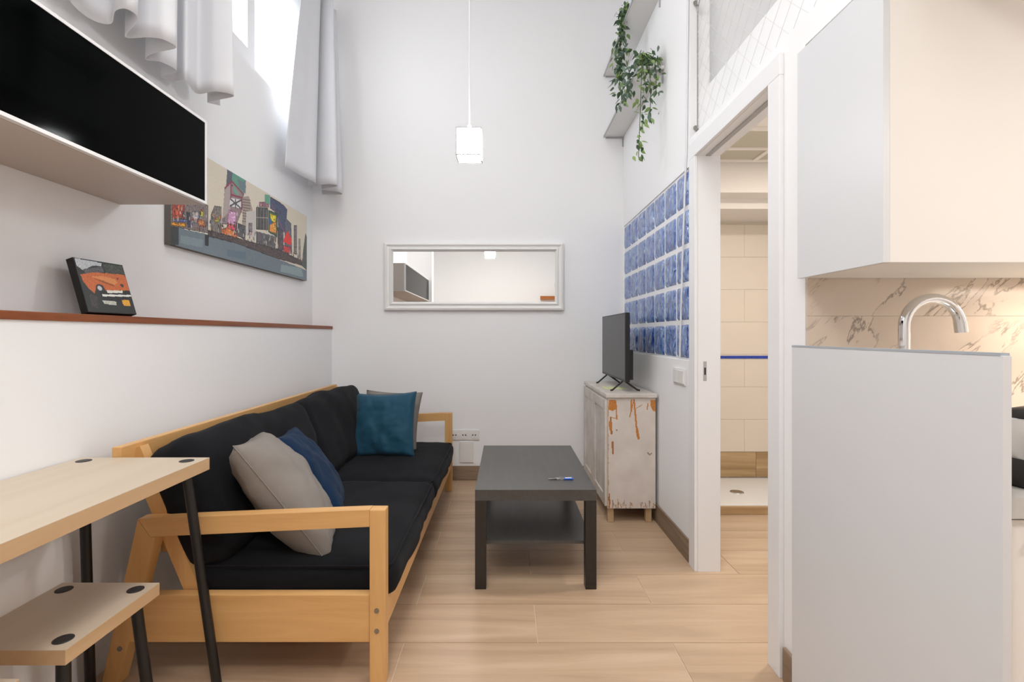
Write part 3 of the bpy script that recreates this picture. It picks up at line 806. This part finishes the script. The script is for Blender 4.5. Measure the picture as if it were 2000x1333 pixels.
p.line((.502, .455), (.676, .492), (210, 204, 196), .008, A)
P([(.525, .825), (.606, .894), (.606, .83), (.525, .775)], (152, 108, 122), 18, 32)
P([(.569, .964), (.614, .993), (.614, .863), (.569, .862)], (102, 166, 142), 10, 33)
P([(.618, .971), (.74, .969), (.779, .931), (.759, .608), (.693, .591), (.684, .801), (.618, .827)], (72, 82, 112), 20, 34)
p.line((.63, .88), (.75, .60), (128, 84, 112), .012, A)
P([(.602, .787), (.684, .801), (.68, .488), (.602, .503)], (40, 92, 72), 20, 35)
P([(.614, .759), (.671, .763), (.666, .653), (.623, .674)], (226, 200, 52), 22, 36)
P([(.614, .615), (.671, .683), (.671, .522), (.61, .521)], (236, 152, 62), 26, 37)
P([(.606, .687), (.627, .69), (.627, .611), (.606, .609)], (62, 98, 168), 10, 38)
P([(.684, .62), (.74, .60), (.74, .31), (.684, .31)], (78, 74, 84), 24, 45)
P([(.759, .804), (.819, .763), (.829, .339), (.75, .296)], (98, 102, 116), 20, 39)
P([(.779, .636), (.829, .54), (.819, .448), (.735, .454)], (232, 52, 46), 10, 40)
P([(.74, .402), (.819, .419), (.809, .328), (.74, .319)], (186, 62, 62), 34, 41)
P([(.85, .757), (.883, .78), (.883, .352), (.85, .35)], (122, 116, 116), 18, 42)
P([(.905, .60), (.922, .60), (.925, .30), (.902, .30)], (150, 144, 138), 14, 46)
P([(.985, .729), (1.003, .663), (1.003, .166), (.938, .215), (.961, .484)], (80, 92, 86), 14, 43)
rr = random.Random(5)
for k in range(260):      # small strokes in the crowded part of the street
    u0 = rr.uniform(.0, .95); v0 = rr.uniform(.21, .42 if u0 < .75 else .34)
    cc = rr.choice([(60, 54, 58), (92, 84, 84), (176, 170, 166), (206, 196, 186), (150, 66, 62), (70, 84, 118), (44, 42, 46), (206, 142, 84)])
    p.poly([(u0, v0), (u0 + .006, v0 + .004), (u0 + .005, v0 + rr.uniform(.02, .07)), (u0 + .001, v0 + .03)], cc)
P([(.183, .25), (.423, .285), (.684, .322), (.938, .285), (.938, .215), (.657, .195), (.356, .214), (.183, .19)], (80, 68, 68), 44, 44)
P([(.165, .19), (.188, .205), (.185, .086), (.165, .084)], (34, 39, 44), 5, 47)
cvp = thing('city_painting', (XLU + .015, 2.975, 1.555), 'wide canvas painting of a colourful city street on left wall', 'painting')
B(XLU + .001, XLU + .030, 2.235, 3.76, 1.555, 2.04).build('canvas', 'canvas_edge', cvp)
o = bpy.data.objects.new('picture', p.mesh('picture', Vector((XLU + .0305, 2.235, 1.555)) - Vector(cvp['_o']), (0, 1.525, 0), (0, 0, .485), 'print')); COL.objects.link(o); o.parent = cvp

# ------------------------------------------------ small car picture
p = Print(90, 90, (34, 37, 35)); P = p.poly
P([(.028, .998), (.552, .98), (.52, .915), (.347, .903), (.122, .782), (.025, .85)], (200, 206, 212), 14, 1)
P([(.563, .97), (.996, .986), (.984, .816), (.581, .777)], (60, 66, 58), 22, 2)
P([(.127, .806), (.546, .907), (.545, .797), (.163, .718)], (88, 86, 90), 18, 3)
P([(.047, .694), (.314, .769), (.682, .79), (.98, .803), (1.02, .665), (1.004, .481), (.838, .467), (.672, .454), (.474, .415), (.435, .532), (.313, .534), (.217, .351), (.129, .438), (.062, .57)], (206, 106, 46), 8, 4)
P([(.237, .679), (.496, .719), (.736, .684), (.785, .614), (.658, .552), (.474, .632)], (224, 142, 78), 6, 5)
P([(.259, .652), (.471, .619), (.676, .566), (.679, .529), (.436, .592)], (150, 80, 26), 6, 6)
p.disc((.363, .461), .085, (48, 46, 50)); p.disc((.355, .465), .045, (205, 205, 210))
p.disc((.86, .57), .035, (70, 50, 60)); p.disc((.80, .70), .02, (120, 50, 40))
P([(.33, .42), (1.0, .47), (1.0, .25), (.33, .20)], (20, 20, 22), 6, 7)
P([(.477, .437), (.834, .464), (.823, .415), (.493, .386)], (236, 230, 220))
P([(.362, .352), (1.002, .389), (.994, .353), (.368, .311)], (236, 236, 230))
P([(.322, .238), (.623, .227), (.608, .151), (.363, .166)], (190, 190, 180), 14, 8)
P([(.753, .27), (.928, .279), (.923, .159), (.764, .154)], (226, 166, 42), 10, 9)
P([(.109, .345), (.258, .295), (.206, .06), (.088, .115)], (58, 53, 50), 12, 10)
cp = thing('car_picture', (-1.44, 1.77, 1.2172), 'small black-edged canvas of an orange vintage car on the ledge', 'picture')
s_ = .195
f = frame4((0, 0, 0), (.10, 1, 0), (-.30, .03, .955))
# stand the tilted block so its lowest edge rests on the ledge
mt = Matrix.Translation((-1.399, 1.672, 1.2176)) @ f
thk = .026
blk = B(0, s_, 0, s_, -thk, 0, bev=.001).xform(mt)
zmin = min(q[2] for q in blk.v); dz = 1.2176 - zmin
blk.v = [(a, b_, c + dz) for a, b_, c in blk.v]
blk.build('canvas', 'canvas_black', cp)
Mo = Matrix.Translation((0, 0, dz)) @ mt
o0 = Mo @ Vector((.002, .002, .0006)); e1 = (Mo @ Vector((s_ - .002, .002, .0006))) - o0; e2 = (Mo @ Vector((.002, s_ - .002, .0006))) - o0
o = bpy.data.objects.new('picture', p.mesh('picture', o0 - Vector(cp['_o']), e1, e2, 'print')); COL.objects.link(o); o.parent = cp

# ================================================================== MIRROR
mr = thing('wall_mirror', (-.251, YB - .02, 1.34), 'long horizontal mirror in a moulded white frame on back wall', 'mirror')
mx0, mx1, mz0, mz1 = -.955, .453, 1.342, 1.872
prof = [(0, 0), (0, .030), (.012, .036), (.018, .036), (.022, .026), (.034, .022), (.042, .026), (.047, .034), (.053, .034), (.058, .024), (.064, .016), (.067, .006)]
vs = []; fs = []
for (d_, h_) in prof:
    vs += [(mx0 + d_, YB - .001 - h_, mz0 + d_), (mx1 - d_, YB - .001 - h_, mz0 + d_), (mx1 - d_, YB - .001 - h_, mz1 - d_), (mx0 + d_, YB - .001 - h_, mz1 - d_)]
for i in range(len(prof) - 1):
    for k in range(4): fs.append((i * 4 + k, i * 4 + (k + 1) % 4, (i + 1) * 4 + (k + 1) % 4, (i + 1) * 4 + k))
MB().add(vs, fs).build('frame', 'frame', mr)
B(mx0 + .064, mx1 - .064, YB - .008, YB - .004, mz0 + .064, mz1 - .064).build('mirror_glass', 'mirror', mr)

# ================================================================== WHITE CABINET, TV
wc = thing('sideboard', (.775, 3.45, 0), 'worn white-painted two-door cabinet with peeling orange marks', 'cabinet')
sx0, sx1, sy0, sy1 = .618, .912, 3.035, 3.865
B(sx0, sx1, sy0 + .003, sy1, .09, .765, bev=.003).build('body', 'worn', wc)
B(sx0 - .012, sx1 + .006, sy0 - .012, sy1 + .008, .766, .79, bev=.004).build('top', 'worn', wc)
M['rawwood'] = wood('cabinet_raw_leg', (176, 146, 108), (204, 176, 138), 2, 1., .6)
for xa in (sx0 + .006, sx1 - .056):
    for ya in (sy0 + .02, sy1 - .06): B(xa, xa + .036, ya, ya + .036, .001, .0895, bev=.002).build('leg', 'rawwood', wc)
yc = (sy0 + sy1) / 2
for (a, b_) in ((sy0 + .006, yc - .003), (yc + .003, sy1 - .006)):
    m = MB(); X0, X1 = sx0 - .016, sx0 - .0005; z0, z1 = .105, .752; w_ = .062
    m.box(X0, X1, a, b_, z0, z0 + w_, bev=.002).box(X0, X1, a, b_, z1 - w_, z1, bev=.002).box(X0, X1, a, a + w_, z0 + w_, z1 - w_, bev=.002).box(X0, X1, b_ - w_, b_, z0 + w_, z1 - w_, bev=.002)
    dd = m.build('door', 'worn', wc)
    B(sx0 - .008, sx0 - .0005, a + w_ - .002, b_ - w_ + .002, z0 + w_ - .002, z1 - w_ + .002, bev=.002).build('door_panel', 'worn', dd)
# worn near side: paint print with bare orange patches
p = Print(88, 200, (218, 208, 200)); P = p.poly
def fbm(U, V, sc, seed):
    out = np.zeros_like(U)
    for j in range(U.shape[0]):
        for i in range(U.shape[1]):
            out[j, i] = noise.fractal(Vector((U[j, i] * sc, V[j, i] * sc * 2.3, seed)), 1., 2., 4)
    return out
nz_ = fbm(p.U, p.V, 2.6, 3.3)
p.a += (nz_ * 9)[..., None] * np.array([1, 1.1, 1.2])
og, ob = (196, 126, 56), (168, 108, 56)
P([(.02, .985), (.17, .985), (.17, .90), (.10, .885), (.02, .895)], og, 8, 1)
p.line((.17, .97), (.19, .81), og, .007, .5); p.line((.05, .83), (.17, .815), (196, 150, 96), .004, .5)
p.line((.55, .985), (.62, .66), og, .009, .5); p.line((.615, .72), (.645, .635), og, .012, .5)
p.line((.55, .985), (.46, .83), (190, 128, 62), .005, .5); p.line((.50, .985), (.49, .88), og, .008, .5); p.line((.56, .90), (.72, .94), (196, 150, 96), .004, .5)
p.line((.84, .95), (.83, .90), og, .006, .5)
P([(.90, .985), (1., .985), (1., .88), (.95, .885), (.90, .93)], og, 8, 2)
p.line((.06, .82), (.08, .68), ob, .010, .5); p.line((.05, .78), (.06, .72), og, .014, .5)
p.line((.10, .60), (.11, .50), ob, .010, .5); p.disc((.19, .71), .008, (150, 132, 116), .5)
p.line((.84, .505), (.88, .485), (150, 128, 106), .007, .5); p.line((.88, .485), (.92, .50), (150, 128, 106), .005, .5)
for k in range(34):
    x = rng.random(); y_ = abs(rng.gauss(0, .022)); p.line((x, y_), (x + rng.uniform(-.03, .03), y_ + rng.uniform(.005, .05)), rng.choice([(178, 140, 100), (160, 130, 104), (190, 160, 130)]), rng.uniform(.002, .005), .5)
p.line((.03, .0), (.035, .13), (190, 112, 44), .007, .5); p.line((.03, .10), (.04, .04), ob, .009, .5); p.line((.21, .01), (.21, .08), (200, 130, 60), .003, .5)
for k in range(14): p.line((.0, rng.random()), (.012, rng.random()), (190, 150, 110), .003, .5)
o = bpy.data.objects.new('side_panel', p.mesh('side_panel', Vector((sx0 + .002, sy0 + .0025, .093)) - Vector(wc['_o']), (sx1 - sx0 - .004, 0, 0), (0, 0, .669), 'paintwear')); COL.objects.link(o); o.parent = wc

tv = thing('television', (.745, 3.43, .79), 'small flat black television standing on the worn white cabinet', 'television')
ty0, ty1, tz0, tz1 = 3.06, 3.795, .856, 1.286
TXF = .733
B(TXF, TXF + .028, ty0, ty1, tz0, tz1, bev=.003).build('casing', 'tvplastic', tv)
B(TXF - .0012, TXF + .001, ty0 + .008, ty1 - .008, tz0 + .016, tz1 - .008).build('screen', 'tvscreen', tv)
B(TXF + .0285, TXF + .062, ty0 + .05, ty1 - .05, tz0 + .01, tz0 + .20, bev=.006).build('rear_housing', 'tvplastic', tv)
for ya in (ty0 + .11, ty1 - .13):
    m = MB()
    for dx in (-.085, .10):
        m.tube([(TXF + .014, ya, tz0 + .004), (TXF + .014 + dx * .85, ya - .012, .80), (TXF + .014 + dx, ya - .014, .7975)], .0058, 8)
    m.build('stand_leg', 'tvplastic', tv)
lf_ = B(.655, .80, 3.28, 3.42, .7905, .7945, bev=.001).build('leaflet', 'leaflet'); tag(lf_, 'pale green leaflet lying under the television', 'leaflet')

# ================================================================== WALL FITTINGS
sw = thing('light_switch', (XR - .004, 2.665, .885), 'white double light switch below the glass blocks', 'switch')
B(XR - .008, XR - .0005, 2.575, 2.755, .885, .97, bev=.002).build('plate', 'socket', sw)
for a in (2.586, 2.668): B(XR - .013, XR - .0075, a, a + .076, .893, .962, bev=.002).build('rocker', 'socket', sw)
so = thing('power_socket', (-.325, YB - .005, .32), 'triple white power socket strip beside the far armrest', 'socket')
B(-.445, -.21, YB - .010, YB - .0005, .318, .396, bev=.002).build('plate', 'socket', so)
for k, xc in enumerate((-.405, -.328, -.251)):
    c = MB().tube([(xc, YB - .014, .357), (xc, YB - .0098, .357)], .028, 20).build('socket_insert', 'socket', so)
    hh = MB()
    for dx in (-.011, .011): hh.tube([(xc + dx, YB - .0150, .357), (xc + dx, YB - .0138, .357)], .0055, 10)
    hh.build('socket_holes', 'hole', c)
bxp = thing('cover_plate', (-.30, YB - .005, .14), 'blank white cover plate below the triple socket', 'plate')
B(-.365, -.255, YB - .012, YB - .0005, .14, .305, bev=.003).build('plate', 'socket', bxp)
B(-.352, -.268, YB - .0135, YB - .0115, .155, .29, bev=.0008).build('cover', 'socket', bxp)
cbl = MB().tube([(XR - .006, 2.527, 3.9), (XR - .006, 2.530, 2.9), (XR - .006, 2.555, 2.1), (XR - .006, 2.612, 1.5), (XR - .006, 2.650, 1.03)], .006, 8).build('cable', 'tubewhite')
tag(cbl, 'thin white cable running down in front of the glass blocks', 'cable')

# ================================================================== LOFT NET
nt_ = thing('safety_net', (XR + .03, 1.6, LT), 'pale cord safety net stretched across the loft above the doorway', 'net')
ny0, ny1, nz0, nz1 = .6, 2.50, LT + .018, 3.35
m = MB(); step = .11; XN = XR + .03
def clip_seg(y0, z0, dy, dz):
    ts = []
    lo, hi = 0., 10.
    for p_, d_, a, b_ in ((y0, dy, ny0, ny1), (z0, dz, nz0, nz1)):
        t0, t1 = (a - p_) / d_, (b_ - p_) / d_
        if t0 > t1: t0, t1 = t1, t0
        lo, hi = max(lo, t0), min(hi, t1)
    return (lo, hi) if hi > lo + .01 else None
k = ny0 - 2.
while k < ny1 + 2.:
    for s in (1, -1):
        y0 = k if s > 0 else k
        c = clip_seg(y0, nz0 - .001, s, 1.)
        if c: m.tube([(XN, y0 + s * c[0], nz0 + c[0]), (XN, y0 + s * c[1], nz0 + c[1])], 0.0008, 3, False)
    k += step
o = m.build('net_mesh', 'net', nt_); o['kind'] = 'stuff'
MB().tube([(XN, ny0, nz0), (XN, ny1, nz0)], .0035, 8).build('bottom_cable', 'rope', nt_)
MB().tube([(XN, ny1, nz0), (XN, ny1, nz1)], .0035, 8).build('side_cable', 'rope', nt_)
MB().tube([(XN, ny0, nz1), (XN, ny1, nz1)], .0035, 8).build('top_cable', 'rope', nt_)
for z in (nz0 + .01, 2.80):
    MB().tube([(XN, ny1 - .004, z), (XN - .002, ny1 + .024, z + .03)], [.008, .011], 10).build('eye_bolt', 'bolt', nt_)
MB().tube([(XN, ny1 - .05, 2.86), (XN, ny1 - .03, 2.82), (XN, ny1 - .004, 2.80)], [.005, .008, .005], 8).build('turnbuckle', 'steel', nt_)

# ================================================================== SHELVES AND HANGING PLANTS
def wall_shelf(z, y0, y1, label):
    t = thing('wall_shelf', (.855, (y0 + y1) / 2, z), label, 'shelf', 'white wall shelves')
    B(.777, XR - .0005, y0, y1, z, z + .018, bev=.0015).build('board', 'shelfw', t)
    B(.772, .7765, y0, y1 - .001, z - .003, z + .012).build('edge_strip', 'bracket', t)
    for yy in (y0 + .02, y1 - .004):
        m = MB().box(XR - .010, XR - .0008, yy - .004, yy + .003, z - .075, z - .0005).box(.79, XR - .010, yy - .004, yy + .003, z - .010, z - .0005)
        m.build('shelf_bracket', 'bracket', t)
wall_shelf(2.712, 2.93, YB - .001, 'lower white wall shelf holding the hanging plant, right')
wall_shelf(3.195, 2.98, YB - .001, 'upper white wall shelf near the top, trailing ivy over it')
def leaf_mesh(mat):
    L = 1.
    vs = [(0, 0, 0), (.20, .20, .04), (.46, .28, .02), (.80, .15, -.04), (1.12, 0, -.12), (.80, -.15, -.04), (.46, -.28, .02), (.20, -.20, .04), (.30, 0, -.03), (.62, 0, -.06)]
    fs = [(0, 8, 1), (1, 8, 2), (8, 9, 2), (2, 9, 3), (3, 9, 4), (0, 7, 8), (7, 6, 8), (8, 6, 9), (6, 5, 9), (5, 4, 9)]
    m = MB().add(vs, fs, False); me = m.mesh('leaf', mat); return me
LEAF = [leaf_mesh('leafd'), leaf_mesh('leafl'), leaf_mesh('leafg')]
def put_leaf(parent, pos, sz, tone):
    me = LEAF[tone]
    o = bpy.data.objects.new('leaf', me); COL.objects.link(o); o.parent = parent
    o.location = Vector(pos) - Vector(parent['_o']); sz *= 1.15; o.scale = (sz, sz, sz)
    o.rotation_euler = (rng.uniform(-1.1, 1.1), rng.uniform(.2, 1.25), rng.uniform(-math.pi, math.pi))
def vine(parent, pts, nleaf, rad, szs=(.022, .034), tones=(0, 0, 1, 2)):
    pts = [Vector(q) for q in pts]
    MB().tube(pts, .0022, 5).build('stem', 'stem', parent)
    for k in range(nleaf):
        t = (k + rng.random()) / nleaf * (len(pts) - 1); i = min(int(t), len(pts) - 2); q = pts[i].lerp(pts[i + 1], t - i)
        q = q + Vector((rng.gauss(0, rad), rng.gauss(0, rad), rng.gauss(0, rad * .6)))
        q.x = min(q.x, XR - .03)
        put_leaf(parent, q, rng.uniform(*szs), rng.choice(tones))
def px(x, y_, yy):   # a point at depth yy, given its x and height
    return (x, yy, y_)
pa = thing('trailing_ivy', (.80, 3.35, 3.214), 'narrow dark ivy strand trailing down from the upper shelf', 'plant', 'hanging plants')
MB().lathe((.855, 3.36, 3.2135), [(.045, 0), (.06, .09), (.062, .10), (.054, .10), (.050, .085)]).build('pot', 'pot', pa)
vine(pa, [(.84, 3.35, 3.31), (.79, 3.33, 3.33), (.765, 3.30, 3.22), (.755, 3.28, 3.08), (.745, 3.26, 2.95), (.742, 3.24, 2.82)], 150, .021, (.028, .042), (0, 0, 2, 2, 1))
vine(pa, [(.83, 3.33, 3.31), (.785, 3.30, 3.34), (.760, 3.27, 3.18), (.738, 3.25, 3.02), (.725, 3.22, 2.86), (.735, 3.2, 2.72), (.742, 3.18, 2.62)], 120, .021, (.028, .042), (0, 1, 2))
pb = thing('hanging_plant', (.83, 3.02, 2.731), 'bushy variegated plant spilling from the lower shelf, longest trail', 'plant', 'hanging plants')
MB().lathe((.835, 3.03, 2.7305), [(.045, 0), (.058, .05), (.060, .06), (.052, .06), (.048, .045)]).build('pot', 'pot', pb)
for k in range(58):
    a = rng.uniform(0, 6.28); r_ = abs(rng.gauss(0, .06))
    put_leaf(pb, (min(.82 + r_ * math.cos(a) * 1.1, XR - .04), 3.0 + r_ * math.sin(a), 2.79 + rng.uniform(-.03, .06)), rng.uniform(.026, .038), rng.choice((0, 2, 2)))
vine(pb, [(.83, 3.0, 2.78), (.80, 2.93, 2.80), (.79, 2.905, 2.70), (.785, 2.90, 2.56), (.78, 2.90, 2.42), (.775, 2.90, 2.28), (.77, 2.90, 2.18)], 74, .022, (.027, .037), (0, 1, 1))
vine(pb, [(.84, 3.0, 2.78), (.83, 2.92, 2.79), (.835, 2.90, 2.68), (.84, 2.895, 2.54), (.835, 2.895, 2.38)], 52, .022, (.027, .037), (0, 1, 2))
vine(pb, [(.85, 3.0, 2.78), (.87, 2.92, 2.77), (.875, 2.905, 2.66), (.872, 2.90, 2.56)], 30, .02, (.027, .037), (0, 1, 2))
vine(pb, [(.82, 3.05, 2.78), (.76, 3.05, 2.78), (.742, 3.05, 2.68), (.735, 3.04, 2.58)], 40, .024, (.027, .037), (0, 2, 2))
vine(pb, [(.83, 3.0, 2.78), (.81, 2.94, 2.82), (.80, 2.92, 2.72), (.815, 2.91, 2.60)], 40, .026, (.027, .037), (0, 0, 1))

# ================================================================== CURTAINS
def smooth_path(pts, n):
    pts = [Vector(q) for q in pts]; out = []
    P_ = [pts[0] * 2 - pts[1]] + pts + [pts[-1] * 2 - pts[-2]]
    seg = len(pts) - 1
    for k in range(n + 1):
        t = k / n * seg; i = min(int(t), seg - 1); u = t - i
        a, b_, c, d_ = P_[i], P_[i + 1], P_[i + 2], P_[i + 3]
        out.append(.5 * ((2 * b_) + (c - a) * u + (2 * a - 5 * b_ + 4 * c - d_) * u * u + (3 * b_ - a - 3 * c + d_) * u ** 3))
    return out
def curtain(hem, ztop, zhem, ytop, label, xmean=-1.375, squeeze=.55, amp_top=.45, n=150, rows=24):
    t = thing('curtain', (-1.37, sum(q[1] for q in hem) / len(hem), zhem), label, 'curtain', 'grey window curtains')
    path = smooth_path([(a, b_, 0) for a, b_ in hem], n)
    m = MB(); vs = []
    for j in range(rows + 1):
        s = j / rows; z = zhem + (ztop - zhem) * s; k = s ** 1.15
        for i, q in enumerate(path):
            x = q.x * (1 - k) + (xmean + (q.x - xmean) * amp_top) * k
            yv = q.y * (1 - k) + (ytop + (q.y - ytop) * squeeze) * k
            zz = z + (1 - s) * .004 * math.sin(i * .13)
            vs.append((x, yv, zz))
    w_ = n + 1
    fs = [(j * w_ + i, j * w_ + i + 1, (j + 1) * w_ + i + 1, (j + 1) * w_ + i) for j in range(rows) for i in range(n)]
    m.add(vs, fs, True)
    o = m.build('cloth', 'curtain', t)
    md = o.modifiers.new('thickness', 'SOLIDIFY'); md.thickness = .0025; md.offset = 0
hemL = [(-1.40, 1.50), (-1.30, 1.55), (-1.42, 1.62), (-1.443, 1.724), (-1.401, 1.767), (-1.33, 1.70), (-1.276, 1.686), (-1.28, 1.735), (-1.407, 1.846), (-1.32, 1.852), (-1.27, 1.86), (-1.262, 1.908), (-1.378, 1.953), (-1.442, 2.0), (-1.386, 2.008), (-1.371, 2.078), (-1.475, 2.136), (-1.44, 2.171), (-1.38, 2.155), (-1.405, 2.272), (-1.318, 2.263), (-1.255, 2.302), (-1.36, 2.335), (-1.41, 2.36), (-1.376, 2.405)]
curtain(hemL, 3.64, 2.25, 2.35, 'bunched pale grey curtain above the black wall cabinet', squeeze=.92, amp_top=.7, n=300)
hemR = [(-1.43, 3.23), (-1.40, 3.42), (-1.36, 3.57), (-1.45, 3.66), (-1.27, 3.60), (-1.23, 3.635), (-1.38, 3.74), (-1.27, 3.79), (-1.275, 3.855), (-1.43, 3.88)]
curtain(hemR, 3.64, 2.235, 3.86, 'pale grey curtain hanging in the far corner by the window', squeeze=.62, amp_top=.6, n=160)
rd = thing('curtain_rod', (-1.38, 2.7, 3.66), 'white curtain rod above the high window', 'curtain rod')
MB().tube([(-1.375, 1.35, 3.655), (-1.375, 3.93, 3.655)], .012, 12).build('rod', 'white', rd)
for yy in (1.40, 2.7, 3.90): MB().tube([(-1.375, yy, 3.655), (XLU + .001, yy, 3.655)], .008, 8).build('rod_bracket', 'white', rd)

# ================================================================== KITCHEN
EX = .880
ep = thing('end_panel', (EX + .008, 1.2, 0), 'tall white end panel with metal top strip beside the kitchen counter', 'panel')
B(EX, EX + .016, .884, KY - .002, .001, 1.112, bev=.0006).build('board', 'panelgrey', ep)
B(EX - .0006, EX + .0166, .888, KY - .002, 1.112, 1.1175).build('metal_strip', 'alu', ep)
bc_ = thing('base_cabinet', (1.6, 1.2, 0), 'white kitchen base cabinets below the worktop', 'cabinet')
B(EX + .0175, XE - .003, .92, KY - .002, .10, .818).build('body', 'kitwhite', bc_)
B(EX + .0175, XE - .003, .97, KY - .004, .001, .0995).build('plinth', 'kitwhite', bc_)
xx = EX + .0185
for k in range(3):
    w_ = (XE - .005 - xx) / (3 - k); dd = B(xx, xx + w_ - .003, .901, .9195, .105, .815, bev=.001).build('door', 'kitwhite', bc_)
    B(xx + .05, xx + w_ - .05, .885, .9005, .785, .795).build('handle', 'steel', dd); xx += w_
wt = MB()
kx0, kx1, ky0, ky1 = 1.02, 1.42, 1.02, 1.34
wt.box(EX + .0175, kx0, .893, KY - .001, .82, .858).box(kx1, XE - .002, .893, KY - .001, .82, .858).box(kx0, kx1, .893, ky0, .82, .858).box(kx0, kx1, ky1, KY - .001, .82, .858)
tag(wt.build('worktop', 'worktop'), 'grey kitchen worktop behind the tall end panel', 'worktop')
sk = MB().box(kx0 + .001, kx1 - .001, ky0 + .001, ky1 - .001, .8188, .822)
for a in ((kx0 + .001, kx0 + .012, ky0 + .001, ky1 - .001), (kx1 - .012, kx1 - .001, ky0 + .001, ky1 - .001), (kx0 + .012, kx1 - .012, ky0 + .001, ky0 + .012), (kx0 + .012, kx1 - .012, ky1 - .012, ky1 - .001)): sk.box(*a, .822, .859)
tag(sk.build('sink', 'steel'), 'small steel sink set into the kitchen worktop', 'sink')
fx, fy, fr_ = 1.117, 1.40, .079
fa = thing('kitchen_faucet', (fx, fy, .858), 'chrome gooseneck kitchen faucet rising above the end panel', 'faucet')
pts = [(fx, fy, .88), (fx, fy, 1.0), (fx, fy, 1.1)] + [(fx + fr_ - fr_ * math.cos(a), fy, 1.172 + fr_ * math.sin(a)) for a in [R(t) for t in range(0, 171, 10)]]
lx = pts[-1]; pts.append((lx[0] + .004, fy, lx[2] - .028))
MB().tube(pts, .0143, 20).build('spout', 'chrome', fa)
MB().tube([pts[-2], (pts[-1][0], fy, pts[-1][2] - .001)], .0155, 20).build('aerator', 'chrome', fa)
MB().lathe((fx, fy, .8585), [(.028, 0), (.028, .006), (.022, .012), (.022, .06), (.016, .066)]).build('base', 'chrome', fa)
MB().tube([(fx + .02, fy, .90), (fx + .05, fy, .905), (fx + .085, fy - .01, .925)], [.010, .007, .005], 10).build('lever', 'chrome', fa)
uc = thing('wall_cupboard', (1.6, 1.36, 1.322), 'white kitchen wall cupboards above the marble, upper right', 'cupboard')
UX = .897
B(UX, UX + .016, 1.187, KY - .002, 1.322, 2.014, bev=.0006).build('side_panel', 'panelgrey', uc)
B(UX + .0165, XE - .003, 1.206, KY - .002, 1.324, 2.012).build('body', 'kitwhite', uc)
xx = UX + .0165
for k in range(3):
    w_ = (XE - .004 - xx) / (3 - k); B(xx, xx + w_ - .003, 1.187, 1.2055, 1.322, 2.012, bev=.001).build('door', 'kitwhite', uc); xx += w_
us = thing('under_cupboard_fill_lamp', (1.82, 1.36, 1.30), 'unseen warm strip added under the cupboards to brighten the marble', 'lamp')  # added strip out of view, lifts the backsplash brightness
B(1.47, 2.28, 1.33, 1.37, 1.306, 1.3235, bev=.002).build('housing', 'white', us)
B(1.48, 2.27, 1.335, 1.365, 1.3035, 1.3055).build('diffuser', 'warmglow', us)
spot((1.875, 1.35, 1.300), FILL_STRIP, (1., .89, .78), .78, us, 'strip_fill', 'RECTANGLE', (0, 0, 0), .03)
# steel kettle on black stand
kx, kyy = 1.04, .965
kt = thing('kettle', (kx, kyy, .858), 'steel kettle with black lid and black base on the worktop', 'kettle')
MB().lathe((kx, kyy, .8582), [(.062, 0), (.070, .006), (.070, .022), (.064, .050), (.058, .056)]).build('base', 'tvplastic', kt)
MB().lathe((kx, kyy, .905), [(.057, .0), (.062, .012), (.060, .055), (.055, .078), (.050, .084)]).build('body', 'chrome', kt)
MB().lathe((kx, kyy, .989), [(.052, 0), (.053, .012), (.030, .019), (.012, .020), (.012, .032)]).build('lid', 'tvplastic', kt)
MB().tube([(kx + .05, kyy, .98), (kx + .105, kyy, .985), (kx + .11, kyy, .93), (kx + .066, kyy, .905)], .008, 10).build('handle', 'tvplastic', kt)

# ================================================================== BEHIND THE VIEWER (seen in the mirror)
rk = thing('wood_rack', (.83, YN + .07, 1.82), 'small orange wooden rack on the wall, seen only in the mirror', 'rack')
B(.66, 1.0, YN + .001, YN + .13, 1.82, 1.85, bev=.002).build('board', 'oak', rk)
B(.66, 1.0, YN + .001, YN + .018, 1.851, 1.89, bev=.002).build('back_strip', 'oak', rk)

for o in list(bpy.data.objects):
    if '_o' in o: del o['_o']
